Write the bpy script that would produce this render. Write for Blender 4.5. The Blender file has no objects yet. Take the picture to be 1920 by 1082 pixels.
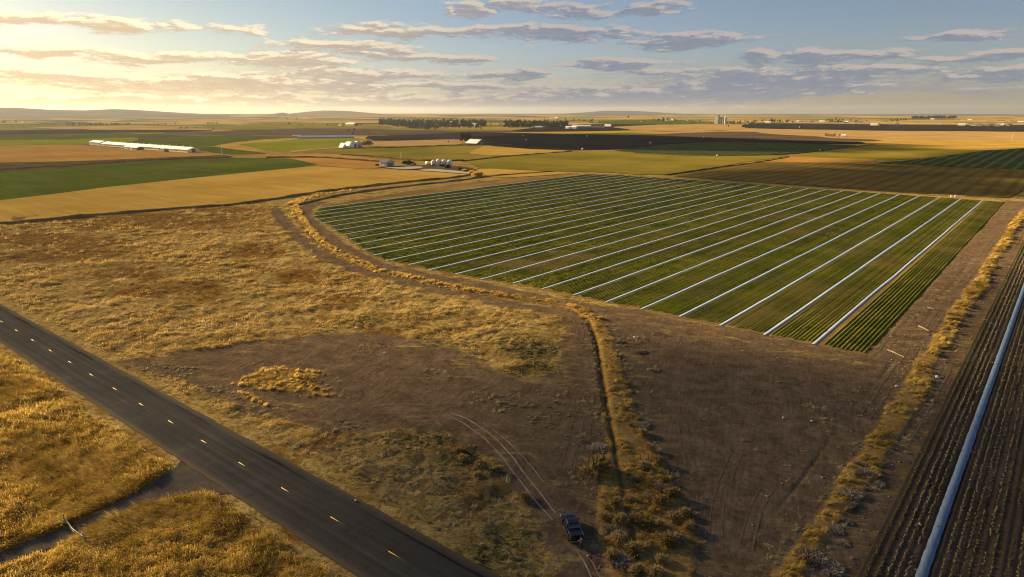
import bpy, math, random
import numpy as np

random.seed(7)
rng = np.random.default_rng(7)
SC = bpy.context.scene
COL = SC.collection
R = math.radians

# ------------------------------------------------------------------ camera
# World axes follow the farm's own grid: +Y runs along the crop rows, +X along the
# highway. The drone hovers over the origin at 55 m.
CAM_H = 55.0
FPX = 1281.0                       # focal length in photo pixels (24 mm equivalent)
PITCH = math.atan((541 - 208) / FPX)
YAW = R(39.2)                      # rows run 39.2 degrees right of the view axis
cam_d = bpy.data.cameras.new('camera')
cam = bpy.data.objects.new('camera', cam_d)
COL.objects.link(cam)
cam_d.sensor_width = 36.0
cam_d.lens = 36.0 * FPX / 1920.0
cam_d.clip_start = 1.0
cam_d.clip_end = 60000.0
cam.location = (0, 0, CAM_H)
cam.rotation_euler = (math.pi / 2 - PITCH, 0, YAW)
SC.camera = cam

# ------------------------------------------------------------------ light
SUN_EL = 18.0
SUN_AZ = -96.0                     # from +Y, clockwise; the sun stands over -X
sun_d = bpy.data.lights.new('sun', 'SUN')
sun_d.energy = 5.0
sun_d.angle = R(0.6)
sun_d.color = (1.0, 0.74, 0.385)
sun = bpy.data.objects.new('sun', sun_d)
COL.objects.link(sun)
sdir = np.array([math.sin(R(SUN_AZ)) * math.cos(R(SUN_EL)), math.cos(R(SUN_AZ)) * math.cos(R(SUN_EL)), math.sin(R(SUN_EL))])
from mathutils import Vector
sun.rotation_euler = Vector(-sdir).to_track_quat('-Z', 'Y').to_euler()
SC.view_settings.view_transform = 'Standard'
SC.view_settings.look = 'None'
SC.view_settings.exposure = 1.65
SC.view_settings.gamma = 1.0
SKY_STRENGTH = 0.05
SC.cycles.filter_width = 1.1
SC.cycles.use_denoising = True
SC.cycles.denoiser = 'OPENIMAGEDENOISE'
SC.cycles.denoising_input_passes = 'RGB_ALBEDO_NORMAL'
SC.cycles.denoising_prefilter = 'NONE'
SC.cycles.max_bounces = 6
SC.cycles.diffuse_bounces = 3
SC.cycles.transparent_max_bounces = 12
SC.cycles.volume_bounces = 1


# ------------------------------------------------------------------ node helper
class NT:
    def __init__(s, tree):
        s.t = tree
        s.n = tree.nodes
        s.l = tree.links

    def put(s, sock, v):
        if v is None:
            return
        if isinstance(v, bpy.types.NodeSocket):
            s.l.new(v, sock)
        else:
            if sock.type == 'RGBA' and len(v) == 3:
                v = (*v, 1.0)
            sock.default_value = v

    def node(s, typ, ins=None, **props):
        n = s.n.new(typ)
        for k, v in props.items():
            setattr(n, k, v)
        for k, v in (ins or {}).items():
            s.put(n.inputs[k], v)
        return n

    def math(s, op, a, b=None, c=None, clamp=False):
        n = s.node('ShaderNodeMath', operation=op, use_clamp=clamp)
        s.put(n.inputs[0], a); s.put(n.inputs[1], b); s.put(n.inputs[2], c)
        return n.outputs[0]

    def vmath(s, op, a, b=None, c=None):
        n = s.node('ShaderNodeVectorMath', operation=op)
        s.put(n.inputs[0], a)
        if b is not None:
            s.put(n.inputs[3 if op == 'SCALE' else 1], b)
        if c is not None:
            s.put(n.inputs[2], c)
        return n.outputs[1] if op in ('LENGTH', 'DOT_PRODUCT', 'DISTANCE') else n.outputs[0]

    def noise(s, vec, scale, detail=3.0, rough=0.55, dist=0.0):
        n = s.node('ShaderNodeTexNoise', {'Scale': scale, 'Detail': detail, 'Roughness': rough, 'Distortion': dist})
        s.put(n.inputs['Vector'], vec)
        return n.outputs[0]

    def smooth(s, x, a, b, lo=0.0, hi=1.0):
        n = s.node('ShaderNodeMapRange', interpolation_type='SMOOTHSTEP')
        s.put(n.inputs[0], x); s.put(n.inputs[1], a); s.put(n.inputs[2], b); s.put(n.inputs[3], lo); s.put(n.inputs[4], hi)
        return n.outputs[0]

    def mix(s, f, a, b, mode='MIX'):
        n = s.node('ShaderNodeMix', data_type='RGBA', blend_type=mode)
        s.put(n.inputs[0], f); s.put(n.inputs[6], a); s.put(n.inputs[7], b)
        return n.outputs[2]

    def ramp(s, f, stops):
        n = s.node('ShaderNodeValToRGB')
        e = n.color_ramp.elements
        while len(e) < len(stops):
            e.new(0.5)
        for el, (p, c) in zip(e, stops):
            el.position = p
            el.color = (*c, 1.0)
        s.put(n.inputs[0], f)
        return n.outputs[0]

    def pos(s):
        return s.node('ShaderNodeNewGeometry').outputs['Position']

    def attr(s, name):
        return s.node('ShaderNodeAttribute', attribute_name=name).outputs['Fac']

    def comb(s, x, y, z=0.0):
        n = s.node('ShaderNodeCombineXYZ')
        s.put(n.inputs[0], x); s.put(n.inputs[1], y); s.put(n.inputs[2], z)
        return n.outputs[0]

    def sep(s, v):
        n = s.node('ShaderNodeSeparateXYZ')
        s.put(n.inputs[0], v)
        return n.outputs

    def bump(s, h, strength=0.5, dist=0.1):
        n = s.node('ShaderNodeBump', {'Strength': strength, 'Distance': dist})
        s.put(n.inputs['Height'], h)
        return n.outputs[0]


def material(name):
    m = bpy.data.materials.new(name)
    m.use_nodes = True
    m.node_tree.nodes.clear()
    N = NT(m.node_tree)
    out = N.node('ShaderNodeOutputMaterial')
    return m, N, out


def principled(name, build, rough=0.9, metal=0.0, spec=0.25):
    """build(N) -> (colour socket or rgb, height socket or None, bump strength, bump distance[, roughness])"""
    m, N, out = material(name)
    r = build(N)
    p = N.node('ShaderNodeBsdfPrincipled', {'Roughness': rough, 'Metallic': metal, 'Specular IOR Level': spec})
    N.put(p.inputs['Base Color'], r[0])
    if len(r) > 1 and r[1] is not None:
        N.put(p.inputs['Normal'], N.bump(r[1], r[2], r[3]))
    if len(r) > 4:
        N.put(p.inputs['Roughness'], r[4])
    N.l.new(p.outputs[0], out.inputs[0])
    return m


def plain(name, rgb, rough=0.6, metal=0.0, spec=0.4, var=0.18, scale=1.5):
    """Painted or weathered surface: base colour with faint streaks and blotches."""
    def b(N):
        o = N.node('ShaderNodeTexCoord').outputs['Object']
        n = N.noise(o, scale, 4.0, 0.65)
        k = N.smooth(n, 0.25, 0.75, 1.0 - var, 1.0 + var)
        c = N.vmath('SCALE', tuple(rgb), k)
        return (c, None)
    return principled(name, b, rough, metal, spec)


# ------------------------------------------------------------------ sky
def dir_px(x, y):
    a = (x - 960) / FPX; b = (y - 541) / FPX
    d = np.array([a, math.cos(PITCH) - b * math.sin(PITCH), -math.sin(PITCH) - b * math.cos(PITCH)])
    return d / np.linalg.norm(d)


def azel(x, y):
    d = dir_px(x, y)
    return math.degrees(math.atan2(d[0], d[1])), math.degrees(math.asin(d[2]))


CLOUDS = [  # centre x, y, half width, half height in photo pixels: lens clouds of the evening sky
    (125, 62, 80, 8), (55, 100, 100, 9), (40, 136, 120, 10), (290, 102, 85, 10), (385, 105, 70, 13), (492, 106, 38, 9),
    (300, 131, 130, 13), (420, 152, 140, 22), (545, 140, 120, 20), (530, 168, 190, 20), (740, 183, 250, 22), (920, 192, 260, 17),
    (765, 118, 120, 10), (690, 134, 60, 8), (640, 74, 120, 13), (890, 61, 180, 15), (830, 22, 75, 13), (700, 14, 65, 9),
    (930, 9, 65, 12), (1030, 16, 55, 12), (1070, 58, 80, 10), (1185, 56, 110, 12), (1215, 88, 70, 7), (1050, 108, 68, 9),
    (1300, 80, 95, 10), (1195, 101, 110, 8), (1365, 114, 115, 20), (1600, 106, 135, 10), (1480, 57, 55, 9), (1690, 48, 100, 12),
    (1850, 40, 110, 11), (1850, 95, 75, 8), (1230, 138, 170, 13), (1450, 157, 280, 19), (1640, 160, 170, 15), (1830, 139, 130, 13),
    (1250, 190, 330, 14), (1700, 190, 300, 14), (1060, 160, 150, 10), (960, 140, 90, 8)]


def build_world():
    w = bpy.data.worlds.new('World')
    SC.world = w
    w.use_nodes = True
    w.node_tree.nodes.clear()
    w.cycles.sampling_method = 'MANUAL'
    w.cycles.sample_map_resolution = 256
    # density of the cloud layer as a group: direction in degrees (azimuth from the view axis, elevation) -> density
    g = bpy.data.node_groups.new('cloud_density', 'ShaderNodeTree')
    g.interface.new_socket('Vec', in_out='INPUT', socket_type='NodeSocketVector')
    g.interface.new_socket('Density', in_out='OUTPUT', socket_type='NodeSocketFloat')
    G = NT(g)
    gi = G.node('NodeGroupInput'); go = G.node('NodeGroupOutput')
    v = gi.outputs[0]
    sx = G.sep(v)
    st = G.comb(sx[0], G.math('MULTIPLY', sx[1], 4.2))
    nw = G.node('ShaderNodeTexNoise', {'Scale': 0.16, 'Detail': 3.0})
    G.put(nw.inputs['Vector'], st)
    off = G.vmath('MULTIPLY', G.vmath('SUBTRACT', nw.outputs['Color'], (0.5, 0.5, 0.5)), (5.0, 1.4, 0.0))
    v2 = G.vmath('ADD', v, off)
    best = None
    for (x, y, hw, hh) in CLOUDS:
        a, e = azel(x, y)
        sx_, sy_ = 22.4 / (hw * 1.15), 22.4 / (hh * 1.12)
        d = G.vmath('LENGTH', G.vmath('MULTIPLY_ADD', v2, (sx_, sy_, 0.0), (-a * sx_, -e * sy_, 0.0)))
        best = d if best is None else G.math('MINIMUM', best, d)
    fine = G.noise(st, 0.55, 8.0, 0.68)
    wisp = G.noise(G.comb(G.math('MULTIPLY', sx[0], 0.35), G.math('MULTIPLY', sx[1], 3.0)), 0.6, 5.0, 0.6)
    f = G.math('ADD', G.math('MULTIPLY', G.math('SUBTRACT', fine, 0.5), 2.4), G.math('MULTIPLY', G.math('SUBTRACT', wisp, 0.5), 1.1))
    blob = G.math('ADD', best, f)
    dens = G.smooth(blob, 1.25, 0.35)
    # thin general layer, all around and up to the zenith
    gen = G.smooth(G.noise(st, 0.11, 6.0, 0.6), 0.58, 0.80, 0.0, 0.45)
    # broad low bank of thin cloud above the horizon
    bank = G.math('MULTIPLY', G.smooth(sx[1], 4.6, 2.2), G.smooth(sx[1], -0.2, 1.0))
    bank = G.math('MULTIPLY', bank, G.smooth(G.noise(G.comb(G.math('MULTIPLY', sx[0], 0.22), G.math('MULTIPLY', sx[1], 2.4)), 0.42, 5.0, 0.6), 0.40, 0.66, 0.0, 0.62))
    dens = G.math('MAXIMUM', dens, G.math('MAXIMUM', gen, bank))
    G.l.new(dens, go.inputs[0])

    N = NT(w.node_tree)
    out = N.node('ShaderNodeOutputWorld')
    bg = N.node('ShaderNodeBackground', {'Strength': SKY_STRENGTH})
    N.l.new(bg.outputs[0], out.inputs[0])
    sky = N.node('ShaderNodeTexSky', sky_type='NISHITA', sun_disc=False)
    sky.sun_elevation = R(SUN_EL)
    sky.sun_rotation = R(SUN_AZ)
    sky.altitude = 300.0
    sky.air_density = 1.0
    sky.dust_density = 0.7
    sky.ozone_density = 2.0
    d = N.node('ShaderNodeTexCoord').outputs['Generated']
    fwd = (-math.sin(YAW), math.cos(YAW), 0.0)
    rgt = (math.cos(YAW), math.sin(YAW), 0.0)
    az = N.math('DEGREES', N.math('ARCTAN2', N.vmath('DOT_PRODUCT', d, rgt), N.vmath('DOT_PRODUCT', d, fwd)))
    el = N.math('DEGREES', N.math('ARCSINE', N.sep(d)[2]))
    # the pattern in view carries on round the horizon, mirrored every 80 degrees
    azw = N.math('SUBTRACT', N.math('PINGPONG', N.math('ADD', az, 440.0), 80.0), 40.0)
    vec = N.comb(azw, el)

    def dens(vv):
        n = N.node('ShaderNodeGroup', node_tree=g)
        N.put(n.inputs[0], vv)
        return n.outputs[0]
    d0 = dens(vec)
    d1 = dens(N.vmath('ADD', vec, (-0.40, 0.24, 0.0)))
    lit = N.math('ADD', N.math('MULTIPLY', N.math('SUBTRACT', d0, d1), 1.5), 0.22, clamp=True)   # little cloud between here and the sun
    sd = N.vmath('DOT_PRODUCT', d, tuple(sdir))                   # nearness to the sun
    near = N.smooth(sd, 0.45, 0.97)
    shade_c = N.mix(near, (1.45, 1.62, 2.1), (5.2, 3.7, 2.2))
    light_c = N.mix(near, (3.4, 2.95, 2.7), (9.2, 7.3, 4.5))
    tex = N.noise(N.comb(azw, N.math('MULTIPLY', el, 4.5)), 0.6, 5.0, 0.65)
    cc = N.mix(N.smooth(N.math('ADD', lit, N.math('MULTIPLY', N.math('SUBTRACT', tex, 0.5), 1.1)), 0.1, 0.95), shade_c, light_c)
    up = N.smooth(el, -1.0, 1.5)
    alpha = N.math('MULTIPLY', N.math('MULTIPLY', N.smooth(d0, 0.0, 0.95), 0.86), up)
    col = N.mix(alpha, N.vmath('MULTIPLY', sky.outputs[0], N.mix(near, (0.60, 0.55, 0.60), (0.63, 0.575, 0.50))), cc)
    N.l.new(col, bg.inputs[0])


build_world()

# ------------------------------------------------------------------ geometry helpers
def at(x, y, z=0.0):
    """Ground point (X, Y) that the survey drone sees at a photo pixel, at height z."""
    a = (x - 960) / FPX; b = (y - 541) / FPX
    dx, dy, dz = a, math.cos(PITCH) - b * math.sin(PITCH), -math.sin(PITCH) - b * math.cos(PITCH)
    t = (CAM_H - z) / -dz
    c, f = dx * t, dy * t
    return (c * math.cos(YAW) - f * math.sin(YAW), c * math.sin(YAW) + f * math.cos(YAW))


def ats(pts):
    return np.array([at(*p) for p in pts])


_tab = np.random.default_rng(3).random((256, 256))


def vnoise(x, y):
    xi = np.floor(x).astype(int); yi = np.floor(y).astype(int)
    fx = x - xi; fy = y - yi
    fx = fx * fx * (3 - 2 * fx); fy = fy * fy * (3 - 2 * fy)
    a = _tab[xi & 255, yi & 255]; b = _tab[(xi + 1) & 255, yi & 255]
    c = _tab[xi & 255, (yi + 1) & 255]; d = _tab[(xi + 1) & 255, (yi + 1) & 255]
    return (a * (1 - fx) + b * fx) * (1 - fy) + (c * (1 - fx) + d * fx) * fy


def fbm(x, y, scale, octaves=4, gain=0.5):
    s = np.zeros_like(np.asarray(x, float)); amp = 1.0; tot = 0.0; fr = 1.0 / scale
    for i in range(octaves):
        s += amp * vnoise(np.asarray(x) * fr + 17.3 * i, np.asarray(y) * fr + 9.1 * i)
        tot += amp; amp *= gain; fr *= 2.03
    return s / tot


def sd_poly(x, y, poly):
    """Signed distance to a polygon, positive inside."""
    poly = np.asarray(poly)
    d = np.full(x.shape, 1e18); inside = np.zeros(x.shape, bool)
    for i in range(len(poly)):
        ax, ay = poly[i]; bx, by = poly[(i + 1) % len(poly)]
        ex, ey = bx - ax, by - ay
        t = np.clip(((x - ax) * ex + (y - ay) * ey) / (ex * ex + ey * ey + 1e-12), 0, 1)
        d = np.minimum(d, (x - ax - t * ex) ** 2 + (y - ay - t * ey) ** 2)
        c = ((ay > y) != (by > y)) & (x < (bx - ax) * (y - ay) / (by - ay + 1e-20) + ax)
        inside ^= c
    d = np.sqrt(d)
    return np.where(inside, d, -d)


def sd_line(x, y, line, widths):
    """widths (half width per point) minus distance: positive inside the band."""
    best = np.full(x.shape, -1e9)
    for i in range(len(line) - 1):
        ax, ay = line[i]; bx, by = line[i + 1]
        ex, ey = bx - ax, by - ay
        t = np.clip(((x - ax) * ex + (y - ay) * ey) / (ex * ex + ey * ey + 1e-12), 0, 1)
        d = np.hypot(x - ax - t * ex, y - ay - t * ey)
        best = np.maximum(best, widths[i] * (1 - t) + widths[i + 1] * t - d)
    return best


def resample(line, step):
    line = np.asarray(line, float)
    # Catmull-Rom through the points
    P = np.vstack([2 * line[0] - line[1], line, 2 * line[-1] - line[-2]])
    out = []
    for i in range(1, len(P) - 2):
        n = max(2, int(np.linalg.norm(P[i + 1] - P[i]) / step))
        for t in np.linspace(0, 1, n, endpoint=False):
            a, b, c, d = P[i - 1], P[i], P[i + 1], P[i + 2]
            out.append(0.5 * (2 * b + (c - a) * t + (2 * a - 5 * b + 4 * c - d) * t * t + (3 * b - a - 3 * c + d) * t ** 3))
    out.append(line[-1])
    return np.array(out)


def tag(o, label=None, cat=None, group=None, kind=None):
    if label: o['label'] = label
    if cat: o['category'] = cat
    if group: o['group'] = group
    if kind: o['kind'] = kind
    return o


def np_mesh(name, verts, faces, smooth=False):
    """faces: (n,3) or (n,4) int array."""
    me = bpy.data.meshes.new(name)
    verts = np.asarray(verts, np.float32); faces = np.asarray(faces, np.int32)
    k = faces.shape[1]
    me.vertices.add(len(verts)); me.vertices.foreach_set('co', verts.ravel())
    me.loops.add(faces.size); me.loops.foreach_set('vertex_index', faces.ravel())
    me.polygons.add(len(faces)); me.polygons.foreach_set('loop_start', np.arange(0, faces.size, k, dtype=np.int32))
    me.update(calc_edges=True)
    if smooth:
        me.polygons.foreach_set('use_smooth', np.ones(len(faces), bool))
    return me


def link(name, me, mat=None, parent=None):
    o = bpy.data.objects.new(name, me)
    COL.objects.link(o)
    if mat is not None:
        me.materials.append(mat)
    if parent is not None:
        o.parent = parent
    return o


def empty(name, loc=(0, 0, 0), rz=0.0):
    o = bpy.data.objects.new(name, None)
    COL.objects.link(o)
    o.location = loc
    o.rotation_euler = (0, 0, rz)
    o.empty_display_size = 0.2
    return o


class MB:
    """Collects shapes of one part; build() links them as one mesh object."""
    def __init__(s):
        s.v = []; s.f = []

    def add(s, vs, fs):
        b = len(s.v)
        s.v += [tuple(p) for p in vs]
        s.f += [tuple(b + i for i in f) for f in fs]
        return s

    def box(s, x0, x1, y0, y1, z0, z1, bev=0.0):
        if bev <= 0:
            return s.add([(x0, y0, z0), (x1, y0, z0), (x1, y1, z0), (x0, y1, z0), (x0, y0, z1), (x1, y0, z1), (x1, y1, z1), (x0, y1, z1)],
                         [(0, 3, 2, 1), (4, 5, 6, 7), (0, 1, 5, 4), (1, 2, 6, 5), (2, 3, 7, 6), (3, 0, 4, 7)])
        b = bev
        ring = lambda i, z: [(x0 + b - i, y0 - 0, z) for _ in ()]
        def oct_(m, z):
            return [(x0 + m + b, y0 + m, z), (x1 - m - b, y0 + m, z), (x1 - m, y0 + m + b, z), (x1 - m, y1 - m - b, z),
                    (x1 - m - b, y1 - m, z), (x0 + m + b, y1 - m, z), (x0 + m, y1 - m - b, z), (x0 + m, y0 + m + b, z)]
        return s.loft([oct_(b, z0), oct_(0, z0 + b), oct_(0, z1 - b), oct_(b, z1)])

    def loft(s, rings, caps=True):
        n = len(rings[0]); vs = [p for r in rings for p in r]; fs = []
        for k in range(len(rings) - 1):
            for i in range(n):
                j = (i + 1) % n
                fs.append((k * n + i, k * n + j, (k + 1) * n + j, (k + 1) * n + i))
        if caps:
            fs.append(tuple(range(n - 1, -1, -1)))
            fs.append(tuple((len(rings) - 1) * n + i for i in range(n)))
        return s.add(vs, fs)

    def lathe(s, prof, n=20, cx=0.0, cy=0.0):
        rings = [[(cx + r * math.cos(2 * math.pi * i / n), cy + r * math.sin(2 * math.pi * i / n), z) for i in range(n)] for r, z in prof]
        return s.loft(rings)

    def tube(s, pts, rad, n=8):
        pts = [Vector(p) for p in pts]
        rads = rad if isinstance(rad, (list, tuple)) else [rad] * len(pts)
        rings = []
        for i, p in enumerate(pts):
            d = (pts[min(i + 1, len(pts) - 1)] - pts[max(i - 1, 0)]).normalized()
            u = d.cross(Vector((0, 0, 1)))
            if u.length < 1e-3: u = Vector((1, 0, 0))
            u.normalize(); w = d.cross(u).normalized()
            rings.append([tuple(p + (u * math.cos(2 * math.pi * k / n) + w * math.sin(2 * math.pi * k / n)) * rads[i]) for k in range(n)])
        return s.loft(rings)

    def prism(s, poly, y0, y1, axis='y'):
        """poly in (a, z); extruded along y (a = x) or along x (a = y)."""
        if axis == 'y':
            return s.loft([[(a, y0, z) for a, z in poly], [(a, y1, z) for a, z in poly]])
        return s.loft([[(y0, a, z) for a, z in poly], [(y1, a, z) for a, z in poly]])

    def mesh(s, name, smooth=False):
        me = bpy.data.meshes.new(name)
        me.from_pydata(s.v, [], s.f)
        import bmesh
        bm = bmesh.new(); bm.from_mesh(me)
        bmesh.ops.recalc_face_normals(bm, faces=bm.faces)
        bm.to_mesh(me); bm.free()
        if smooth:
            for p in me.polygons: p.use_smooth = True
        return me

    def build(s, name, mat=None, parent=None, smooth=False, loc=None):
        o = link(name, s.mesh(name, smooth), mat, parent)
        if loc: o.location = loc
        return o


def copy_tree(o, parent=None):
    c = o.copy()
    COL.objects.link(c)
    c.parent = parent
    for ch in list(o.children):
        copy_tree(ch, c)
    return c


# ------------------------------------------------------------------ layout of the land (surveyed lines)
DITCH = resample(ats([(548, 383), (553, 400), (563, 418), (580, 440), (600, 458), (625, 475), (660, 492), (700, 508), (760, 522), (830, 538),
                      (900, 551), (960, 560), (1020, 568), (1070, 580), (1100, 598), (1115, 628), (1122, 660), (1130, 710), (1138, 760),
                      (1147, 810), (1155, 860), (1168, 930), (1185, 1000), (1200, 1082), (1215, 1170)]), 4.0)
UPDITCH = resample(ats([(548, 383), (580, 370), (640, 358), (740, 345), (820, 337), (890, 328)]), 8.0)
OUTPATH = resample(ats([(515, 392), (530, 412), (560, 444), (590, 468), (625, 488), (680, 508), (760, 530), (850, 548), (960, 572), (1050, 584), (1080, 600), (1090, 640)]), 5.0)
INPATH = resample(ats([(600, 380), (568, 392), (575, 412), (605, 440), (640, 465), (690, 492), (760, 510), (860, 530), (960, 550), (1100, 577), (1200, 592), (1400, 628), (1600, 672)]), 5.0)
LOT = ats([(205, 682), (300, 668), (400, 654), (480, 640), (560, 630), (640, 622), (700, 624), (760, 634), (800, 645), (850, 650), (900, 680), (940, 702), (1000, 712),
           (1045, 690), (1048, 650), (1070, 610), (1100, 600), (1140, 720), (1160, 850), (1180, 950), (1200, 1082), (1215, 1200), (1060, 1200), (1030, 1082), (1005, 980), (960, 910),
           (900, 850), (840, 815), (760, 805), (680, 815), (600, 810), (540, 790), (470, 775), (400, 745), (330, 715), (280, 695)])
TRI = np.array([at(1108, 585), at(1190, 596), at(1400, 636), at(1560, 672), (-31, 168), (-31, 535), (-12.5, 540), (-12.5, 40), at(1215, 1170), at(1200, 1082), at(1185, 1000), at(1160, 880), at(1140, 760), at(1120, 650)])
GOLDPATCH = ats([(430, 722), (470, 705), (500, 688), (545, 690), (610, 700), (590, 712), (560, 716), (600, 728), (645, 745), (590, 742), (520, 730), (470, 732)])
GOLDPATCH2 = ats([(440, 735), (480, 742), (505, 760), (470, 755)])
WEEDY = ats([(420, 775), (560, 830), (680, 815), (760, 805), (850, 818), (900, 850), (960, 910), (1005, 980), (1030, 1090), (960, 1090), (800, 985), (600, 870)])
WEED_SPOTS = [(960, 755, 5, 1.0), (1000, 770, 5, .9), (920, 740, 4, .8), (810, 700, 3, .8), (1040, 740, 3, .6), (1190, 640, 4, .9), (1210, 690, 3, .7), (900, 745, 3, .7), (1030, 800, 2, .6), (1090, 830, 3, .6), (700, 650, 5, .4),
              (1110, 760, 2.5, .8), (1140, 960, 3.5, .8), (1100, 900, 3, .6), (1530, 765, 3, .5), (1000, 660, 6, .7), (820, 640, 4, .8), (330, 700, 5, .8), (400, 735, 5, .9), (290, 690, 4, .7), (470, 770, 4, .8), (560, 690, 2, .5), (640, 800, 3, .8), (1180, 700, 3, .8), (1205, 740, 2.5, .7)]
ROAD_Y0, ROAD_Y1 = 43.4, 55.2
LANE_X = -97.9


def masks(x, y):
    """Surface masks in metres (positive inside) used by the ground, its relief and the plants."""
    m = {}
    wob = (fbm(x, y, 9.0, 3) - 0.5) * 5.0
    ditch_d = sd_line(x, y, DITCH, [0.0] * len(DITCH))
    m['ditch'] = -ditch_d
    dirt = np.maximum(sd_poly(x, y, LOT), sd_poly(x, y, TRI))
    dirt = np.maximum(dirt, sd_line(x, y, OUTPATH, [3.6] * len(OUTPATH)))
    dirt = np.maximum(dirt, sd_line(x, y, INPATH, [5.0] * len(INPATH)))
    straw = np.maximum(sd_poly(x, y, GOLDPATCH), sd_poly(x, y, GOLDPATCH2))
    straw = np.maximum(straw, sd_line(x, y, UPDITCH, [4.0] * len(UPDITCH)))
    # overgrown bank on the field side of the ditch; wide near the camera
    n = len(DITCH)
    nr = np.linspace(0, 1, n)
    bankw = np.interp(np.array([p[1] for p in DITCH]), [60, 75, 90, 105, 130, 165], [4.5, 7.0, 4.2, 3.0, 2.2, 2.4])
    dd = np.gradient(DITCH, axis=0); dd /= np.linalg.norm(dd, axis=1)[:, None] + 1e-9
    nrm = np.stack([-dd[:, 1], dd[:, 0]], 1)
    off = np.interp(np.array([p[1] for p in DITCH]), [60, 85, 120, 165, 300], [1.0, 2.6, 2.2, 1.6, 1.0])
    bank = DITCH + nrm * off[:, None]
    straw = np.maximum(straw, sd_line(x, y, bank, list(bankw)))
    goldrow = 1.9 + (fbm(x, y, 14.0, 2) - 0.5) * 2.2 - np.abs(x + 18.9 + (fbm(y, y * 0, 30.0, 2) - 0.5) * 1.6)
    goldrow = np.where((y > 55) & (y < 640), goldrow, -5.0)
    straw = np.maximum(straw, goldrow)
    m['dirt'] = dirt + wob * 0.6 + (fbm(x + 5, y, 2.6, 2) - 0.5) * 2.4
    m['straw'] = straw + wob * 0.25
    m['lane'] = np.where(y < ROAD_Y0 + 1, 1.9 + np.clip((y - 33) / 11.0, 0, 1) ** 2 * 6.5 - np.abs(x - LANE_X + 0.5 * np.sin(y * 0.21)), -9.0)
    m['road'] = 7.4 - np.abs(y - (ROAD_Y0 + ROAD_Y1) / 2)
    wd = sd_poly(x, y, WEEDY)
    for (px, py, rr, w) in WEED_SPOTS:
        cx, cy = at(px, py)
        wd = np.maximum(wd, np.minimum(rr - np.hypot(x - cx, y - cy), 2.0))
    m['weedy'] = wd + wob * 0.7
    m['beds'] = np.where((x > -13.5), x + 13.5, -1.0 * np.abs(x + 13.5))
    return m


CROP_NEAR = np.array([at(*p) for p in [(600, 388), (590, 397.5), (582, 405.5), (592, 412.5), (601, 419.5), (615, 426), (625, 433), (642, 440.5), (652, 449.5),
                                       (665, 459), (679, 469.5), (700, 480.5), (726, 490), (772, 498), (810, 507), (859, 516), (905, 525.5), (968, 533)]]
                     + [(-31.0, 168.0)])
CROP_POLY = np.vstack([[(-31.0, 168.0), (-31.0, 525.0), (-170.0, 528.0)], ats([(1340, 341), (1245, 334), (1160, 328), (1080, 326), (960, 334), (850, 346), (720, 366)]), CROP_NEAR[:-1]])


def rust_zone(X, Y):
    ru = np.zeros_like(X)
    for (px, py, hw, hh) in [(250, 412, 330, 26), (90, 450, 190, 22), (60, 480, 130, 16), (250, 512, 130, 18), (470, 470, 90, 20), (330, 545, 160, 22), (560, 520, 80, 14), (150, 470, 160, 14), (420, 395, 120, 10), (620, 560, 70, 12), (700, 620, 60, 8)]:
        (ax, ay), (bx, by), (cx, cy) = at(px, py), at(px + hw, py), at(px, py - hh)
        ex, ey = np.array([bx - ax, by - ay]), np.array([cx - ax, cy - ay])
        M = np.linalg.inv(np.stack([ex, ey], 1))
        d = np.hypot(M[0, 0] * (X - ax) + M[0, 1] * (Y - ay), M[1, 0] * (X - ax) + M[1, 1] * (Y - ay))
        ru = np.maximum(ru, np.clip(1.25 - d, 0, 1))
    return ru


def height(x, y, m=None):
    """Relief of the near land; fades to flat with distance."""
    x = np.asarray(x, float); y = np.asarray(y, float)
    if m is None:
        m = masks(x, y)
    r = np.hypot(x, y)
    fade = np.clip((520 - r) / 150.0, 0, 1)
    rough = 1.0 - np.clip(m['dirt'] / 2.0 + 0.5, 0, 1) * 0.9
    crop = np.clip(-sd_poly(x, y, CROP_POLY) / 4.0, 0, 1)
    flat = np.clip((-m['road']) / 3.0, 0, 1) * np.clip(-m['lane'] / 1.2 + 0.2, 0, 1) * crop * np.clip(-m['beds'] / 3.0, 0, 1)
    h = ((fbm(x, y, 16.0, 3) - 0.5) * 0.9 + (fbm(x + 40, y, 3.6, 3) - 0.5) * 1.15 + (fbm(x, y + 70, 1.1, 2) - 0.5) * 0.28) * rough
    h *= np.where(y < ROAD_Y0, 0.55, 1.0)
    h += (fbm(x, y, 1.6, 3) - 0.5) * 0.16 * (1 - rough)
    h += np.clip(m['straw'] / 1.0 + 0.3, 0, 1) * 0.25
    cut = np.clip(1.0 - m['ditch'] / 1.1, 0, 1) * np.clip((y - 80) / 14.0, 0.25, 1)
    h -= cut * cut * (3 - 2 * cut) * 0.6
    tr = np.clip(1.0 - np.abs(x + 25.4 + 0.25 * np.sin(y * 0.11)) / 0.42, 0, 1)         # small trench beside the dirt road
    h -= np.where((y > 55) & (y < 500), tr, 0) * 0.30 * np.clip(fbm(x * 0, y, 20.0, 2) * 3 - 0.9, 0.15, 1)
    return h * fade * flat


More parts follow.
